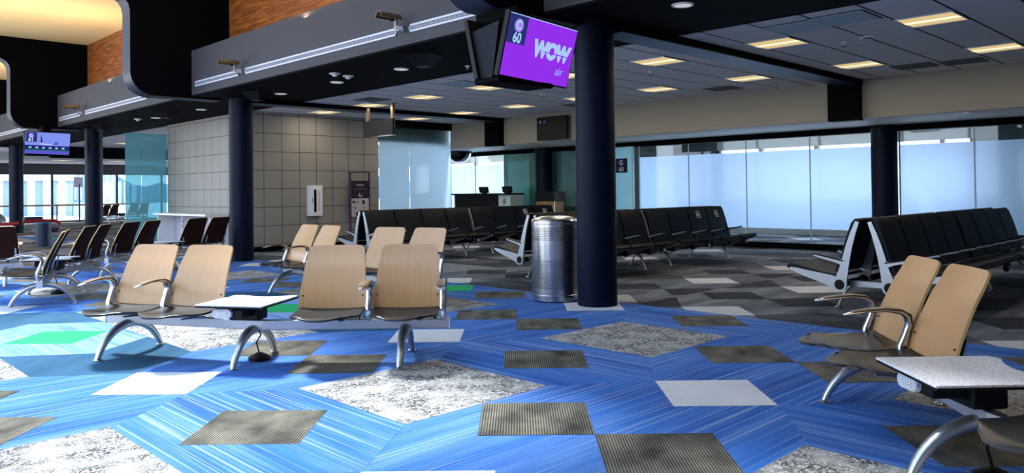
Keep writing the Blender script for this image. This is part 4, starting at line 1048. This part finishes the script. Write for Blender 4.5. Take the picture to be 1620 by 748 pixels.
t = thing('exit_sign', 'small blue hanging sign seen above the frosted glass at far right', 'sign', (18.2, 4.9, 2.62))
MB().box(-.02, -.22, -.09, .02, .22, .09).build('plate', plain('blue_sign_face', (50, 110, 150), .5), t); MB().box(-.01, -.02, .09, .01, .02, .23).build('hanger', M['greyblack'], t)
t = thing('security_camera', 'small pale ceiling camera beyond the glass right of the oval lamp', 'camera', (17.6, 10.3, 2.85))
MB().lathe([(.07, 0), (.07, -.05), (.05, -.10), (.02, -.12)], n=16).build('body', M['offwhite'], t, 40); MB().lathe([(.03, -.12), (.02, -.135)], n=12).build('lens', M['plasticblk'], t)
# ================================================================== FAR LEFT: carts, bin, outdoors
t = thing('waste_bin', 'short dark blue round bin standing in front of the silver hooded carts', 'bin', (5.48, 23.0, 0))
MB().lathe([(.19, 0), (.19, .60)], n=28).build('body', M['navybin'], t, 40); MB().lathe([(.2, .60), (.2, .63), (.17, .64)], n=28).build('rim', plain('blue_bin_rim', (40, 70, 110), .4), t, 40)
t = thing('hooded_cart', 'silver ribbed hooded cart with a red rail, at the far left edge', 'cart', (4.75, 24.9, 0), -.12)
b = MB(); prof = []
for k in range(6):
    x = -1.25 + .26 * k
    for j, (dx, rr) in enumerate(((0, .235), (.03, .275), (.12, .285), (.22, .275))): prof.append((x + dx, rr if k < 5 else rr * (1, .97, .85, .5)[j]))
prof.append((.24, .06)); n = 18; L = len(prof)
for x, rr in prof:
    for i in range(n): a = 2 * PI * i / n; b.v.append((x, rr * 1.15 * math.cos(a), .60 + rr * math.sin(a)))
b.f = [[i * n + j, i * n + (j + 1) % n, (i + 1) * n + (j + 1) % n, (i + 1) * n + j] for i in range(L - 1) for j in range(n)] + [list(range(n))[::-1], list(range((L - 1) * n, L * n))]
b.m = [0] * len(b.f); b.build('ribbed_hood', M['greydome'], t, 50)
MB().tube([(-1.4, -.36, .55), (.1, -.36, .56), (.55, -.36, .58)], .045).build('front_rail', M['red'], t, 50)
MB().box(-1.3, -.3, .18, .1, .3, .36).build('seat_pan', M['offwhite'], t, 0, .03)
for x in (-1.2, 0):
    for y in (-.25, .25): MB().tube([(x, y, .2), (x, y, .02)], .025).build('leg', M['greyblack'], t)
t = thing('red_cart_handle', 'red tubular loop handle frame with dark seat at the right end of the hooded carts', 'cart', (5.85, 24.75, 0))
pts = [(-.45, 0, .62), (0, 0, .64), (.35, -.02, .62), (.47, -.04, .52), (.45, -.05, .40), (.25, -.04, .33), (-.1, -.02, .28)]
MB().tube(pts, .035).build('loop_frame', M['red'], t, 50)
MB().box(-.2, -.15, .30, .4, .2, .42).build('seat', M['navybin'], t, 0, .03); MB().box(-.4, .0, .62, .05, .2, .74).build('head_pad', M['navybin'], t, 0, .02)
b = MB(); b.tube([(-.1, 0, .3), (-.1, 0, .03)], .025); b.box(-.25, -.12, 0, .15, .12, .03); b.build('base', M['greyblack'], t)
t = thing('sign_post', 'slim pole with a small pinkish sign in front of the far windows', 'sign', (11.75, 42.6, 0))
MB().tube([(0, 0, .02), (0, 0, 1.9)], .035).build('pole', M['greyblack'], t, 40); MB().box(-.25, -.02, 1.75, .15, .02, 2.25).build('sign_face', plain('pink_white_sign', (200, 190, 215), .5), t); MB().lathe([(.2, 0), (.2, .02)], n=20).build('base', M['greyblack'], t)
# outdoors: ground, jet bridge, hills
gd = MB().box(-80, 44.4, -.6, 140, 220, -.5).box(XR + .3, -80, -.6, 140, 44.4, -.5); struct(gd.build('ground', M['concrete']))
t = thing('jet_bridge', 'white ribbed boarding bridge outside the far left windows', 'jet bridge', (10.2, 50, 0))
b = MB(); b.mat(0).box(-6, 0, 0.1, 3.2, 3, 2.25); b.build('body', M['blueb'], t)
b = MB()
for k in range(12): b.box(-6 + .77 * k, -.12, .15, -5.62 + .77 * k, 0, 2.2)
b.build('ribs', M['whiteb'], t)
MB().box(-6.2, -.2, 2.2, 3.4, 3.1, 2.75).build('roof_edge', M['whiteb'], t); MB().tube([(-6, -.8, -.15), (2.6, -.8, -.15), (3.4, -.8, -.3)], .38, 14).build('duct', M['whiteb'], t, 40)
b = MB()
for x in (-5, 0, 3): b.box(x, 1, -.5, x + .4, 1.4, .1)
b.build('support', M['greyblack'], t)
t = thing('terminal_annex', 'pale ribbed building outside, seen between far column and teal glass', 'building', (15.5, 52, 0))
MB().box(-1.8, 0, -.5, 1.0, 3, 3.5).build('wall', M['blueb'], t)
b = MB()
for k in range(9): b.box(-1.75 + .3 * k, -.06, 1.1, -1.63 + .3 * k, 0, 3.5)
b.build('ribs', M['whiteb'], t); MB().box(-1.6, -.4, -.5, .6, 0, .9).build('lower_box', M['whiteb'], t)
hl = MB(); n = 60; vs = []
for i in range(n + 1):
    x = -40 + 200 * i / n; vs += [(x, 200, -.5), (x, 200, 5.0 + 1.6 * math.sin(i * .5) + 1.0 * math.sin(i * 1.7) + random.random() * .8), (x, 215, -.5)]
hl.add(vs, [f_ for i in range(n) for f_ in ((i * 3, i * 3 + 3, i * 3 + 4, i * 3 + 1), (i * 3 + 1, i * 3 + 4, i * 3 + 5, i * 3 + 2))])
tag(hl.build('wooded_hills', M['hill']), 'low hazy blue wooded hills on the horizon seen through teal glass', 'hills')
bpy.context.view_layer.update()
